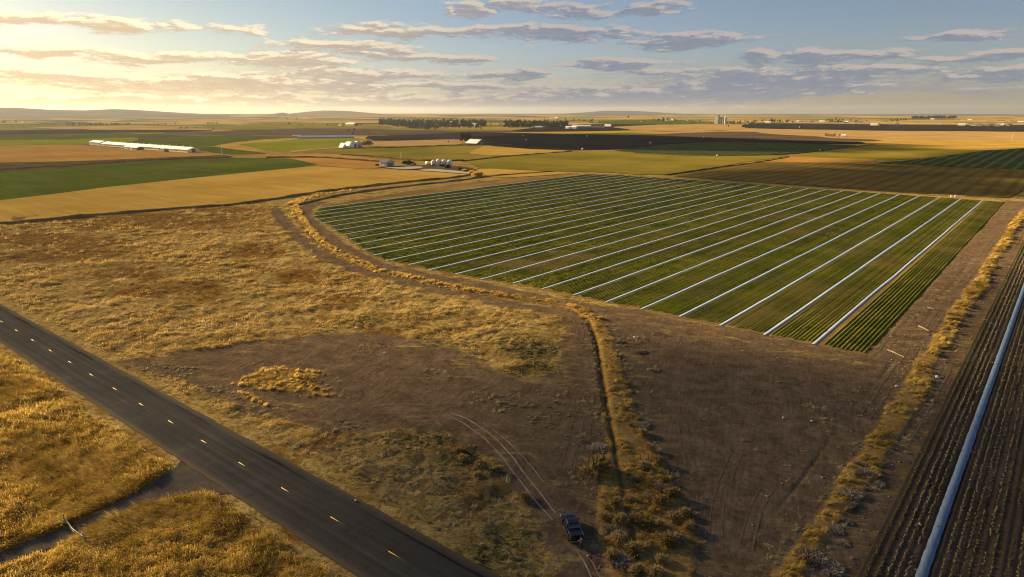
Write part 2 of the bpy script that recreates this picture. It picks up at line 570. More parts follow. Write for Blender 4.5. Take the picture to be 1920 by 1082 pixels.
# ------------------------------------------------------------------ materials of the land
def m_ground():
    m, N, out = material('ground')
    p = N.pos()
    n_big = N.noise(p, 0.012, 3.0)
    n_mid = N.noise(p, 0.09, 4.0, 0.6)
    n_f = N.noise(p, 0.55, 5.0, 0.65, 1.2)
    sx = N.sep(p)
    # matted stubble, combed roughly along the wind
    comb = N.noise(N.comb(N.math('MULTIPLY', N.math('ADD', sx[0], N.math('MULTIPLY', sx[1], 0.4)), 0.35), N.math('SUBTRACT', sx[1], N.math('MULTIPLY', sx[0], 0.3))), 0.9, 5.0, 0.65, 2.0)
    grain = N.noise(p, 3.2, 4.0, 0.7)
    k = N.math('ADD', N.math('MULTIPLY', n_f, 0.45), N.math('ADD', N.math('MULTIPLY', comb, 0.35), N.math('MULTIPLY', grain, 0.2)))
    straw = N.ramp(k, [(0.36, (0.08, 0.046, 0.013)), (0.45, (0.25, 0.162, 0.045)), (0.53, (0.46, 0.33, 0.11)), (0.66, (0.66, 0.53, 0.25))])
    rust = N.smooth(N.math('ADD', n_mid, N.math('MULTIPLY', N.math('SUBTRACT', n_f, 0.5), 0.5)), 0.50, 0.64)
    rust = N.math('MULTIPLY', rust, N.smooth(n_big, 0.36, 0.56))
    rz = N.smooth(N.math('ADD', N.attr('rust'), N.math('MULTIPLY', N.math('SUBTRACT', N.math('ADD', comb, n_mid), 1.0), 2.6)), 0.35, 0.75)
    rust = N.math('MAXIMUM', rust, rz)
    straw = N.mix(N.math('MULTIPLY', rust, 0.8), straw, N.vmath('MULTIPLY', straw, (0.46, 0.29, 0.16)))
    # far country: a patchwork of fields
    vor = N.node('ShaderNodeTexVoronoi', {'Scale': 0.0021, 'Randomness': 0.75}, distance='CHEBYCHEV')
    N.put(vor.inputs['Vector'], N.vmath('MULTIPLY', p, (1.0, 1.7, 0.0)))
    pick = N.sep(vor.outputs['Color'])[0]
    far_c = N.ramp(pick, [(0.0, (0.42, 0.26, 0.08)), (0.18, (0.52, 0.33, 0.11)), (0.34, (0.12, 0.085, 0.06)), (0.46, (0.15, 0.18, 0.02)), (0.62, (0.48, 0.30, 0.10)), (0.78, (0.10, 0.072, 0.055)), (0.88, (0.24, 0.23, 0.03))])
    far_c.node.color_ramp.interpolation = 'CONSTANT'
    streak = N.noise(N.vmath('MULTIPLY', p, (0.004, 0.03, 0.0)), 1.0, 4.0, 0.6)
    far_c = N.vmath('SCALE', far_c, N.smooth(streak, 0.25, 0.75, 0.7, 1.25))
    dist = N.vmath('LENGTH', p)
    base = N.mix(N.smooth(dist, 900.0, 1400.0), straw, far_c)
    # bare soil
    n_d = N.noise(p, 0.22, 5.0, 0.6)
    drag = N.noise(N.comb(N.math('MULTIPLY', N.math('ADD', sx[0], N.math('MULTIPLY', sx[1], 0.35)), 0.45), N.math('MULTIPLY', sx[1], 0.05)), 3.0, 5.0, 0.7, 0.8)
    n_c = N.noise(p, 1.1, 5.0, 0.75, 0.5)
    kd = N.math('ADD', N.math('MULTIPLY', n_d, 0.30), N.math('ADD', N.math('MULTIPLY', drag, 0.22), N.math('ADD', N.math('MULTIPLY', n_c, 0.26), N.math('MULTIPLY', N.noise(p, 4.5, 3.0, 0.8), 0.22))))
    dirt_c = N.ramp(kd, [(0.37, (0.060, 0.040, 0.024)), (0.46, (0.122, 0.082, 0.049)), (0.55, (0.20, 0.138, 0.085)), (0.66, (0.34, 0.245, 0.16))])
    e = N.math('MULTIPLY', N.math('SUBTRACT', N.math('ADD', N.math('MULTIPLY', n_f, 0.7), N.math('MULTIPLY', grain, 0.3)), 0.5), 9.0)
    scr = N.noise(N.comb(N.math('MULTIPLY', N.math('ADD', sx[0], N.math('MULTIPLY', sx[1], 0.5)), 0.10), N.math('MULTIPLY', N.math('SUBTRACT', sx[1], N.math('MULTIPLY', sx[0], 0.5)), 0.32)), 1.0, 5.0, 0.7, 1.0)
    ad = N.attr('dirt')
    scuff = N.math('MULTIPLY', N.smooth(scr, 0.50, 0.68), N.smooth(ad, 14.0, 2.0, 0.12, 0.85))
    f_dirt = N.math('MULTIPLY', N.smooth(N.math('ADD', ad, e), -0.5, 0.9), N.math('SUBTRACT', 1.0, scuff))
    col = N.mix(f_dirt, base, dirt_c)
    # sparse weeds and dead stalks over the roadside
    f_w = N.math('MULTIPLY', N.smooth(N.math('ADD', N.attr('weedy'), N.math('MULTIPLY', e, 1.5)), -0.5, 2.0), N.smooth(n_f, 0.45, 0.62, 0.15, 0.9))
    col = N.mix(f_w, col, N.ramp(grain, [(0.3, (0.055, 0.045, 0.022)), (0.55, (0.15, 0.115, 0.06)), (0.75, (0.27, 0.21, 0.125))]))
    # golden overgrown banks
    f_s = N.smooth(N.math('ADD', N.attr('straw'), N.math('MULTIPLY', e, 0.5)), -0.3, 0.5)
    gold = N.ramp(k, [(0.32, (0.11, 0.06, 0.016)), (0.48, (0.3, 0.185, 0.055)), (0.65, (0.46, 0.31, 0.11))])
    col = N.mix(f_s, col, gold)
    # darker bottom of the ditch, green flushes
    col = N.mix(N.math('MULTIPLY', N.smooth(N.attr('ditch'), 0.6, 0.15), 0.6), col, (0.05, 0.04, 0.024))
    gr = N.math('MULTIPLY', N.attr('green'), N.smooth(n_f, 0.42, 0.6))
    col = N.mix(gr, col, N.ramp(grain, [(0.3, (0.022, 0.034, 0.01)), (0.7, (0.075, 0.09, 0.025))]))
    # soil under and between the fields on the right
    f_b = N.smooth(N.math('ADD', N.attr('beds'), e), -2.0, 3.0)
    col = N.mix(N.math('MULTIPLY', f_b, N.smooth(dist, 700.0, 500.0)), col, N.vmath('SCALE', dirt_c, 0.62))
    hgt = N.math('ADD', N.math('MULTIPLY', n_f, 0.6), N.math('ADD', N.math('MULTIPLY', comb, 0.5), N.math('MULTIPLY', grain, 0.25)))
    bs = N.math('SUBTRACT', 0.75, N.math('MULTIPLY', f_dirt, 0.35))
    b = N.node('ShaderNodeBump', {'Distance': 0.7})
    N.put(b.inputs['Strength'], bs); N.put(b.inputs['Height'], hgt)
    pr = N.node('ShaderNodeBsdfDiffuse', {'Roughness': 0.6})
    N.put(pr.inputs['Color'], col); N.put(pr.inputs['Normal'], b.outputs[0])
    N.l.new(pr.outputs[0], out.inputs[0])
    return m


def field_mat(name, c0, c1, rowdir='x', patch=0.02, rows=0.0, rowc=None, contrast=0.3):
    """Crop or stubble land: two colours in patches, faint tramlines along one axis, optional rows."""
    m, N, out = material(name)
    p = N.pos()
    sx = N.sep(p)
    along = (0.012, 0.16, 0.0) if rowdir == 'x' else (0.16, 0.012, 0.0)
    st = N.noise(N.vmath('MULTIPLY', p, along), 1.0, 4.0, 0.65, 0.4)
    pt = N.noise(p, patch, 4.0, 0.6)
    gr = N.noise(p, 0.5, 4.0, 0.7)
    k = N.math('ADD', N.math('MULTIPLY', pt, 0.5), N.math('ADD', N.math('MULTIPLY', st, 0.35), N.math('MULTIPLY', gr, 0.15)))
    c = N.mix(N.smooth(k, 0.36, 0.64), c0, c1)
    hg = N.math('ADD', N.math('MULTIPLY', st, 0.5), gr)
    if rows:
        ax = sx[1] if rowdir == 'x' else sx[0]
        w = N.math('SINE', N.math('ADD', N.math('MULTIPLY', ax, 2 * math.pi / rows), N.math('MULTIPLY', pt, 2.0)))
        c = N.mix(N.math('MULTIPLY', N.smooth(w, 0.1, 0.9), contrast), c, rowc)
    d = N.node('ShaderNodeBsdfDiffuse', {'Roughness': 0.6})
    N.put(d.inputs['Color'], c)
    N.put(d.inputs['Normal'], N.bump(hg, 0.5, 0.35))
    N.l.new(d.outputs[0], out.inputs[0])
    return m


def m_asphalt():
    def b(N):
        p = N.pos(); sx = N.sep(p)
        v = N.math('SUBTRACT', sx[1], (ROAD_Y0 + ROAD_Y1) / 2)
        lane = N.math('ABSOLUTE', N.math('SUBTRACT', N.math('ABSOLUTE', v), 1.9))
        wheel = N.math('ABSOLUTE', N.math('SUBTRACT', lane, 0.85))
        long_ = N.noise(N.vmath('MULTIPLY', p, (0.03, 1.3, 0.0)), 1.0, 5.0, 0.6)
        g = N.noise(p, 6.0, 4.0, 0.7)
        big = N.noise(p, 0.08, 3.0)
        k = N.math('ADD', N.math('MULTIPLY', long_, 0.5), N.math('ADD', N.math('MULTIPLY', g, 0.25), N.math('MULTIPLY', big, 0.25)))
        c = N.ramp(k, [(0.3, (0.026, 0.026, 0.028)), (0.5, (0.041, 0.041, 0.042)), (0.7, (0.068, 0.066, 0.064))])
        c = N.mix(N.math('MULTIPLY', N.smooth(wheel, 0.55, 0.1), 0.35), c, (0.026, 0.026, 0.027))
        # dark tar seam along the far lane
        seam = N.math('MULTIPLY', N.smooth(N.math('ABSOLUTE', N.math('ADD', N.math('SUBTRACT', v, 3.75), N.math('MULTIPLY', N.math('SUBTRACT', big, 0.5), 1.2))), 0.5, 0.1), N.smooth(long_, 0.42, 0.6))
        c = N.mix(seam, c, (0.014, 0.014, 0.015))
        # sealed cracks across and along, paler worn patches
        cr = N.math('ABSOLUTE', N.math('SUBTRACT', N.noise(N.vmath('MULTIPLY', p, (0.22, 0.05, 0.0)), 1.0, 3.0, 0.7), 0.5))
        c = N.mix(N.math('MULTIPLY', N.smooth(cr, 0.008, 0.002), 0.32), c, (0.012, 0.012, 0.013))
        cr2 = N.math('ABSOLUTE', N.math('SUBTRACT', N.noise(N.vmath('MULTIPLY', p, (0.05, 0.5, 0.0)), 1.0, 3.0, 0.75), 0.47))
        c = N.mix(N.math('MULTIPLY', N.smooth(cr2, 0.008, 0.002), 0.3), c, (0.014, 0.014, 0.015))
        c = N.mix(N.smooth(N.noise(p, 0.16, 5.0, 0.75), 0.56, 0.70, 0.0, 0.4), c, (0.075, 0.072, 0.069))
        # dust drifting in from the verge
        av = N.math('ADD', N.math('ABSOLUTE', v), N.math('MULTIPLY', N.math('SUBTRACT', g, 0.5), 1.0))
        c = N.mix(N.math('MULTIPLY', N.smooth(av, 4.1, 5.4), 0.6), c, (0.10, 0.078, 0.056))
        return (c, g, 0.25, 0.02)
    return principled('asphalt', b, 1.0, 0, 0.0)


def m_leaf(name, stops, trans=0.25, scale=0.35):
    """Foliage or dry blades: colour by plant and by place, some light passes through."""
    m, N, out = material(name)
    p = N.pos()
    rnd = N.node('ShaderNodeObjectInfo').outputs['Random']
    n = N.noise(p, scale, 4.0, 0.7)
    n2 = N.noise(p, scale * 9.0, 2.0, 0.6)
    k = N.math('ADD', N.math('MULTIPLY', n, 0.5), N.math('ADD', N.math('MULTIPLY', n2, 0.3), N.math('MULTIPLY', rnd, 0.2)))
    c = N.ramp(k, stops)
    d = N.node('ShaderNodeBsdfDiffuse'); t = N.node('ShaderNodeBsdfTranslucent')
    N.put(d.inputs[0], c); N.put(t.inputs[0], c)
    mx = N.node('ShaderNodeMixShader', {0: trans})
    N.l.new(d.outputs[0], mx.inputs[1]); N.l.new(t.outputs[0], mx.inputs[2])
    N.l.new(mx.outputs[0], out.inputs[0])
    return m


MAT = {}
MAT['ground'] = m_ground()
MAT['asphalt'] = m_asphalt()
MAT['golden'] = m_leaf('golden_grass', [(0.27, (0.13, 0.076, 0.015)), (0.42, (0.37, 0.245, 0.052)), (0.55, (0.57, 0.41, 0.11)), (0.72, (0.74, 0.60, 0.27))], 0.4, 0.09)
MAT['stubble'] = m_leaf('stubble_grass', [(0.25, (0.10, 0.062, 0.018)), (0.42, (0.31, 0.21, 0.065)), (0.55, (0.54, 0.40, 0.155)), (0.72, (0.74, 0.61, 0.31))], 0.3, 0.05)
MAT['deadweed'] = m_leaf('dead_weed', [(0.25, (0.10, 0.075, 0.04)), (0.42, (0.24, 0.18, 0.095)), (0.56, (0.40, 0.31, 0.18)), (0.74, (0.55, 0.46, 0.31))], 0.2, 0.2)
MAT['shrub'] = m_leaf('dry_shrub', [(0.25, (0.14, 0.09, 0.03)), (0.42, (0.31, 0.21, 0.075)), (0.56, (0.46, 0.34, 0.14)), (0.73, (0.58, 0.47, 0.27))], 0.35, 0.5)
MAT['brush'] = m_leaf('grey_brush', [(0.25, (0.16, 0.125, 0.085)), (0.5, (0.36, 0.29, 0.21)), (0.75, (0.56, 0.47, 0.36))], 0.15, 0.5)
MAT['greenweed'] = m_leaf('green_weed', [(0.25, (0.02, 0.03, 0.01)), (0.5, (0.05, 0.065, 0.018)), (0.75, (0.11, 0.11, 0.035))], 0.25, 0.3)
MAT['crop'] = m_leaf('crop_leaf', [(0.30, (0.075, 0.095, 0.010)), (0.42, (0.14, 0.17, 0.015)), (0.54, (0.24, 0.245, 0.025)), (0.68, (0.38, 0.30, 0.055))], 0.4, 0.06)
MAT['bedplant'] = m_leaf('bed_plant', [(0.3, (0.04, 0.055, 0.014)), (0.45, (0.13, 0.125, 0.045)), (0.6, (0.26, 0.21, 0.11)), (0.75, (0.4, 0.33, 0.21))], 0.2, 0.4)

# ------------------------------------------------------------------ ground sheet
def build_ground():
    az = np.radians(np.concatenate([np.linspace(-180, -48, 24), np.linspace(-45, 45, 540), np.linspace(48, 180, 24)]))
    r1 = np.exp(np.linspace(math.log(58), math.log(440), 470))
    r2 = np.exp(np.linspace(math.log(448), math.log(15000), 110))
    rr = np.concatenate([[0.05, 12, 26, 40, 50], r1, r2])
    A, RR = np.meshgrid(az, rr)
    c, f = RR * np.sin(A), RR * np.cos(A)
    X = (c * math.cos(YAW) - f * math.sin(YAW)).ravel(); Y = (c * math.sin(YAW) + f * math.cos(YAW)).ravel()
    m = masks(X, Y)
    Z = height(X, Y, m)
    Z = Z - np.clip(m['road'] + 0.2, 0, 1) * 0.10
    na, nr = len(az), len(rr)
    i = np.arange(nr - 1)[:, None] * na + np.arange(na - 1)[None, :]
    q = np.stack([i, i + 1, i + na + 1, i + na], -1).reshape(-1, 4)
    me = np_mesh('ground', np.stack([X, Y, Z], 1), q[:, ::-1], True)
    g = np.zeros_like(X)
    for (px, py, rad) in [(985, 655, 9), (1010, 690, 7), (960, 640, 8), (640, 600, 7), (700, 600, 8), (850, 590, 6), (1180, 730, 3), (870, 860, 5), (780, 830, 6), (960, 1010, 4), (905, 1040, 4)]:
        cx, cy = at(px, py)
        g = np.maximum(g, np.clip(1.3 - np.hypot(X - cx, Y - cy) / rad, 0, 1))
    m['green'] = g
    ru = rust_zone(X, Y)
    m['rust'] = ru
    for k in ('dirt', 'straw', 'weedy', 'ditch', 'beds', 'green', 'rust'):
        a = me.attributes.new(k, 'FLOAT', 'POINT')
        a.data.foreach_set('value', np.clip(m[k], -50, 50).astype(np.float32))
    tag(link('ground', me, MAT['ground']), kind='structure')


build_ground()


def ribbon(name, line, half, z, mat, kind='structure', jag=0.0, parent=None, follow=True, seed=0, nw=2):
    """Sheet along a line, draped a little above the ground."""
    line = np.asarray(line, float)
    d = np.gradient(line, axis=0); d /= np.linalg.norm(d, axis=1)[:, None] + 1e-9
    nrm = np.stack([d[:, 1], -d[:, 0]], 1)
    half = np.broadcast_to(half, (len(line),))
    rs = np.random.default_rng(seed)
    s = np.concatenate([[0], np.cumsum(np.linalg.norm(np.diff(line, axis=0), axis=1))])
    jl = (fbm(s, s * 0 + seed * 3.7, 2.5, 3) - 0.5) * 2 * jag
    jr = (fbm(s, s * 0 + seed * 3.7 + 50, 2.5, 3) - 0.5) * 2 * jag
    cols = np.linspace(-1, 1, nw)
    V = []
    for t in cols:
        w = half * t + np.where(t > 0, jr * t, jl * -t * -1) * 1.0
        P = line + nrm * w[:, None]
        zz = (height(P[:, 0], P[:, 1]) if follow else np.zeros(len(P))) + z
        V.append(np.column_stack([P, zz]))
    V = np.stack(V, 1)                       # (n, nw, 3)
    n = len(line)
    i = np.arange(n - 1)[:, None] * nw + np.arange(nw - 1)[None, :]
    q = np.stack([i, i + nw, i + nw + 1, i + 1], -1).reshape(-1, 4)
    o = link(name, np_mesh(name, V.reshape(-1, 3), q[:, ::-1]), mat, parent)
    if parent is None:
        tag(o, kind=kind)
    return o


# ------------------------------------------------------------------ highway
def build_road():
    xs = np.arange(-900, 420, 1.5)
    mid = (ROAD_Y0 + ROAD_Y1) / 2
    V = []; prof = [(-5.5, 0.0), (-4.9, 0.07), (-2.6, 0.12), (0, 0.16), (2.6, 0.12), (4.9, 0.07), (5.5, 0.0)]
    for k, (w, z) in enumerate(prof):
        j = (fbm(xs, xs * 0 + k * 7, 3.0, 4) - 0.5) * (0.5 if k in (0, 6) else 0.0)
        V.append(np.column_stack([xs, mid + w + j, np.full_like(xs, z + 0.03)]))
    V = np.stack(V, 1); nw = len(prof); n = len(xs)
    i = np.arange(n - 1)[:, None] * nw + np.arange(nw - 1)[None, :]
    q = np.stack([i, i + nw, i + nw + 1, i + 1], -1).reshape(-1, 4)
    road = tag(link('road', np_mesh('road', V.reshape(-1, 3), q, True), MAT['asphalt']), kind='structure')
    ym = principled('yellow_paint', lambda N: (N.mix(N.smooth(N.noise(N.pos(), 5.0, 4.0, 0.7), 0.35, 0.6), (0.26, 0.16, 0.03), (0.55, 0.33, 0.035)), None), 0.7)
    me = np_mesh('lane_dash', [(-1.55, -0.075, 0), (1.55, -0.075, 0), (1.55, 0.075, 0), (-1.55, 0.075, 0), (-1.55, -0.075, -.02), (1.55, -0.075, -.02), (1.55, 0.075, -.02), (-1.55, 0.075, -.02)],
                 [(0, 1, 2, 3), (0, 4, 5, 1), (1, 5, 6, 2), (2, 6, 7, 3), (3, 7, 4, 0)])
    me.materials.append(ym)
    for k in range(-4, 24):
        o = link('lane_dash', me, None, road)
        o.location = (-59.2 - 12.12 * k, mid, 0.198)


build_road()
lane_m = field_mat('lane_dirt', (0.085, 0.070, 0.055), (0.145, 0.118, 0.09), 'y', 0.3)
ly = np.arange(46.0, -8, -0.8)
lane = np.stack([LANE_X - 0.5 * np.sin(ly * 0.21), ly], 1)
lh = 1.75 + np.clip((ly - 33) / 11.0, 0, 1) ** 2 * 6.5
ribbon('dirt_lane', lane, lh, 0.10 - 0.15 * np.clip(ly - 41.2, 0, 1), lane_m, jag=0.8, seed=4, follow=False, nw=3)

# ------------------------------------------------------------------ far fields and hills
FM = {
    'gold': field_mat('gold_field', (0.40, 0.24, 0.045), (0.56, 0.36, 0.08), 'x', 0.015),
    'tan': field_mat('tan_field', (0.36, 0.23, 0.085), (0.52, 0.34, 0.13), 'x', 0.01),
    'orange': field_mat('orange_field', (0.36, 0.18, 0.04), (0.52, 0.29, 0.07), 'x', 0.012),
    'green': field_mat('green_field', (0.06, 0.085, 0.008), (0.12, 0.14, 0.015), 'x', 0.012),
    'lime': field_mat('lime_field', (0.18, 0.20, 0.010), (0.29, 0.28, 0.02), 'x', 0.01),
    'olive': field_mat('olive_field', (0.14, 0.13, 0.014), (0.32, 0.235, 0.04), 'x', 0.008),
    'dark': field_mat('ploughed_field', (0.022, 0.019, 0.019), (0.042, 0.034, 0.03), 'x', 0.006),
    'brown': field_mat('brown_field', (0.085, 0.06, 0.042), (0.15, 0.105, 0.07), 'x', 0.008),
    'umber': field_mat('umber_field', (0.12, 0.085, 0.022), (0.2, 0.135, 0.04), 'y', 0.02, 11.86, (0.07, 0.058, 0.018), 0.5),
    'strip': field_mat('striped_field', (0.030, 0.050, 0.012), (0.05, 0.072, 0.018), 'y', 0.02, 11.86, (0.125, 0.15, 0.08), 0.55),
    'ditch': field_mat('ditch_band', (0.06, 0.042, 0.02), (0.16, 0.105, 0.035), 'x', 0.04),
    'pale': field_mat('pale_yard', (0.42, 0.37, 0.30), (0.55, 0.50, 0.42), 'x', 0.05),
}
FIELDS = [  # material, photo outline
    ('gold', [(-260, 385), (0, 375), (200, 350), (440, 325), (590, 313), (690, 318), (860, 322), (880, 329), (800, 339), (700, 348), (600, 360), (520, 372), (430, 384), (300, 393), (150, 406), (0, 421), (-260, 450)]),
    ('green', [(-260, 325), (0, 322), (150, 312), (290, 300), (420, 296), (540, 298), (605, 308), (440, 326), (200, 351), (0, 376), (-260, 386)]),
    ('ditch', [(-160, 310), (0, 305), (150, 302), (340, 294), (420, 291), (430, 296), (290, 301), (150, 313), (0, 323), (-160, 326)]),
    ('orange', [(-160, 276), (0, 274), (150, 272), (250, 281), (360, 288), (415, 291), (340, 294), (150, 302), (0, 305), (-160, 310)]),
    ('lime', [(-160, 264), (0, 262.5), (120, 262), (250, 258), (245, 266), (150, 271.5), (0, 273.5), (-160, 276)]),
    ('green', [(-160, 254), (0, 253), (200, 249.5), (320, 253), (250, 257.5), (120, 261.5), (0, 262), (-160, 263.5)]),
    ('dark', [(-160, 247), (100, 244), (200, 243.5), (400, 244.5), (320, 248.5), (200, 249.3), (0, 252.7), (-160, 253.7)]),
    ('olive', [(-160, 239), (0, 238), (100, 241), (60, 243.5), (-160, 246.5)]),
    ('green', [(255, 266), (300, 259), (440, 255), (575, 257), (500, 261), (440, 267), (400, 274), (330, 277)]),
    ('green', [(352, 279), (400, 275.5), (470, 284), (500, 289), (430, 290)]),
    ('lime', [(445, 270), (560, 261), (640, 259), (690, 262), (660, 270), (640, 275), (600, 278), (540, 284), (500, 282)]),
    ('gold', [(400, 275), (440, 268), (560, 260.5), (500, 267), (445, 271), (500, 283), (470, 284)]),
    ('orange', [(430, 291), (500, 290), (640, 290), (700, 300), (715, 312), (690, 317), (600, 310), (540, 297)]),
    ('olive', [(540, 285), (640, 277), (700, 275), (860, 270), (880, 274), (1060, 284), (960, 290), (870, 301), (780, 300), (720, 298), (640, 289)]),
    ('tan', [(690, 265), (780, 264), (860, 261), (870, 268), (860, 270), (700, 275)]),
    ('dark', [(690, 255), (800, 252), (880, 248), (960, 249.5), (1050, 251.5), (1180, 253), (1400, 261), (1625, 267), (1640, 269), (1540, 271), (1350, 267), (1250, 272), (1180, 279), (1070, 282.5), (930, 275), (870, 262), (780, 263), (690, 264)]),
    ('gold', [(910, 274), (1070, 283), (1060, 284.5), (960, 291), (880, 288)]),
    ('strip', [(1150, 283), (1250, 272.3), (1350, 267.3), (1540, 271.3), (1605, 273), (1540, 282), (1450, 290), (1330, 292), (1200, 287)]),
    ('olive', [(870, 302), (960, 291), (1060, 285), (1150, 284), (1200, 287.5), (1330, 292.5), (1450, 290.5), (1480, 293), (1400, 304), (1250, 328), (1150, 324), (1060, 322), (960, 318), (900, 316)]),
    ('gold', [(890, 330), (900, 317), (960, 319), (1060, 323), (1075, 325), (960, 333)]),
    ('umber', [(1262, 331), (1420, 305), (1560, 306), (1780, 314), (1960, 322), (1925, 345), (1892, 371), (1800, 365), (1700, 362), (1560, 352), (1455, 345), (1340, 337)]),
    ('orange', [(1420, 304.5), (1480, 294), (1560, 292), (1640, 300), (1620, 305.5), (1560, 305.5)]),
    ('olive', [(1480, 293.5), (1550, 282), (1620, 273), (1700, 275), (1850, 283), (1700, 299), (1640, 300)]),
    ('strip', [(1640, 306), (1720, 299), (1850, 283), (1930, 278), (2150, 275), (2150, 326), (1960, 321), (1780, 313.5)]),
    ('gold', [(1625, 272), (1640, 262), (1920, 263), (2150, 262), (2150, 274), (1930, 277.5), (1850, 282.5), (1700, 274.5)]),
    ('tan', [(1400, 241), (1560, 244), (1700, 246), (2150, 248), (2150, 262), (1640, 262), (1530, 256), (1430, 250)]),
    ('brown', [(1180, 253), (1400, 247), (1530, 256.5), (1640, 262.3), (1630, 266), (1400, 260.5)]),
    ('dark', [(1400, 231), (1700, 233.5), (2150, 236), (2150, 247.5), (1700, 245.5), (1560, 243.5), (1400, 240)]),
    ('tan', [(1150, 238), (1240, 234), (1400, 234), (1400, 241), (1300, 246), (1180, 244)]),
    ('green', [(1100, 228), (1230, 224), (1330, 229), (1240, 233.5), (1120, 231.5)]),
    ('dark', [(1000, 240), (1100, 233), (1230, 234), (1150, 238), (1180, 244), (1050, 247), (960, 246)]),
    ('gold', [(930, 249), (1050, 247.3), (1290, 244.5), (1180, 249), (1060, 251), (960, 249.3)]),
    ('brown', [(480, 245), (600, 241), (720, 243), (870, 246), (880, 247.5), (700, 254), (560, 254), (480, 254)]),
    ('olive', [(400, 239), (520, 229), (620, 232), (720, 236), (720, 242.5), (600, 240.5), (480, 244.5), (400, 244)]),
]


def build_fields():
    import bmesh
    for k, (mt, px) in enumerate(FIELDS):
        P = resample(np.vstack([ats(px), ats(px[:1])]), 60.0)[:-1]
        j = (fbm(P[:, 0], P[:, 1], 60.0, 3) - 0.5) * 6.0
        P = P + np.stack([j, -j], 1) * np.clip(np.linalg.norm(P, axis=1) / 1500.0, 0.15, 1.5)[:, None]
        z = 0.10 + 0.012 * k + 0.00006 * float(np.linalg.norm(P.mean(0)))
        bm = bmesh.new()
        vs = [bm.verts.new((x, y, z)) for x, y in P]
        f = bm.faces.new(vs)
        if f.normal.z < 0: f.normal_flip()
        bmesh.ops.triangulate(bm, faces=bm.faces[:])
        bmesh.ops.recalc_face_normals(bm, faces=bm.faces)
        me = bpy.data.meshes.new('field'); bm.to_mesh(me); bm.free()
        if len(me.polygons) and me.polygons[0].normal.z < 0:
            me.flip_normals()
        tag(link('field', me, FM[mt]), kind='structure')


build_fields()


def build_hill(px, crest, mat, depth=1800.0):
    """px: photo points of the crest line; the ridge stands at about `crest` metres from the camera."""
    pts = []
    for x, y in px:
        d = dir_px(x, y)
        s = crest / math.hypot(d[0], d[1])
        c, f, z = d[0] * s, d[1] * s, CAM_H + d[2] * s
        pts.append((c * math.cos(YAW) - f * math.sin(YAW), c * math.sin(YAW) + f * math.cos(YAW), max(z, 0.5)))
    L = resample([(p[0], p[1]) for p in pts], 120.0)
    zz = np.interp(np.linspace(0, 1, len(L)), np.linspace(0, 1, len(pts)), [p[2] for p in pts])
    V = []; prof = np.linspace(-1, 1, 15)
    for i, (x, y) in enumerate(L):
        rr = math.hypot(x, y); ux, uy = x / rr, y / rr
        for t in prof:
            X, Y = x + ux * t * depth, y + uy * t * depth
            a = math.cos(t * math.pi / 2) ** 1.4
            n = float(fbm(np.array([X]), np.array([Y]), 500.0, 4)[0]) - 0.5
            V.append((X, Y, zz[i] * a * (1 + 0.5 * n * (1 - a)) + (-1.0 if abs(t) > 0.99 else 0.0)))
    nw = len(prof); n = len(L)
    i = np.arange(n - 1)[:, None] * nw + np.arange(nw - 1)[None, :]
    q = np.stack([i, i + nw, i + nw + 1, i + 1], -1).reshape(-1, 4)
    tag(link('hill', np_mesh('hill', V, q, True), mat), kind='structure')


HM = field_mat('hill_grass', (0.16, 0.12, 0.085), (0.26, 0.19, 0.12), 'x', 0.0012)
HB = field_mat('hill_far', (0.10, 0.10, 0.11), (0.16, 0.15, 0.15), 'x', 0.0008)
build_hill([(-420, 214), (-250, 206), (-100, 205), (0, 203), (60, 202), (110, 202.5), (160, 206), (205, 207), (225, 204.5), (260, 205), (310, 208), (370, 212.5), (430, 215)], 8500, HM)
build_hill([(520, 215.5), (560, 210), (590, 207), (640, 208), (690, 212), (740, 215.5)], 10500, HM)
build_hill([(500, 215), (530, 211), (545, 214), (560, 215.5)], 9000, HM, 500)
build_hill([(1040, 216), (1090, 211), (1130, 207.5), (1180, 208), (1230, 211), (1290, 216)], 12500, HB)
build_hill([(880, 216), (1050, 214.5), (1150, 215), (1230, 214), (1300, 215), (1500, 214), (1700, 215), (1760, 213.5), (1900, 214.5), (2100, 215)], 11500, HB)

# ------------------------------------------------------------------ green crop field with plastic strips
STRIP_X = [-42.5 - 11.86 * k for k in range(26)]
_cp = CROP_POLY


def crop_span(X):
    """Y range of the field at a given X."""
    ys = []
    for i in range(len(_cp)):
        (ax, ay), (bx, by) = _cp[i], _cp[(i + 1) % len(_cp)]
        if (ax > X) != (bx > X):
            ys.append(ay + (by - ay) * (X - ax) / (bx - ax))
    return (min(ys), max(ys)) if len(ys) >= 2 else None


def stations(X, y0, y1, k=0.0042, lo=0.55):
    ys = [y0]
    while ys[-1] < y1:
        ys.append(ys[-1] + max(lo, k * math.hypot(X, ys[-1])))
    ys[-1] = y1
    return np.array(ys)


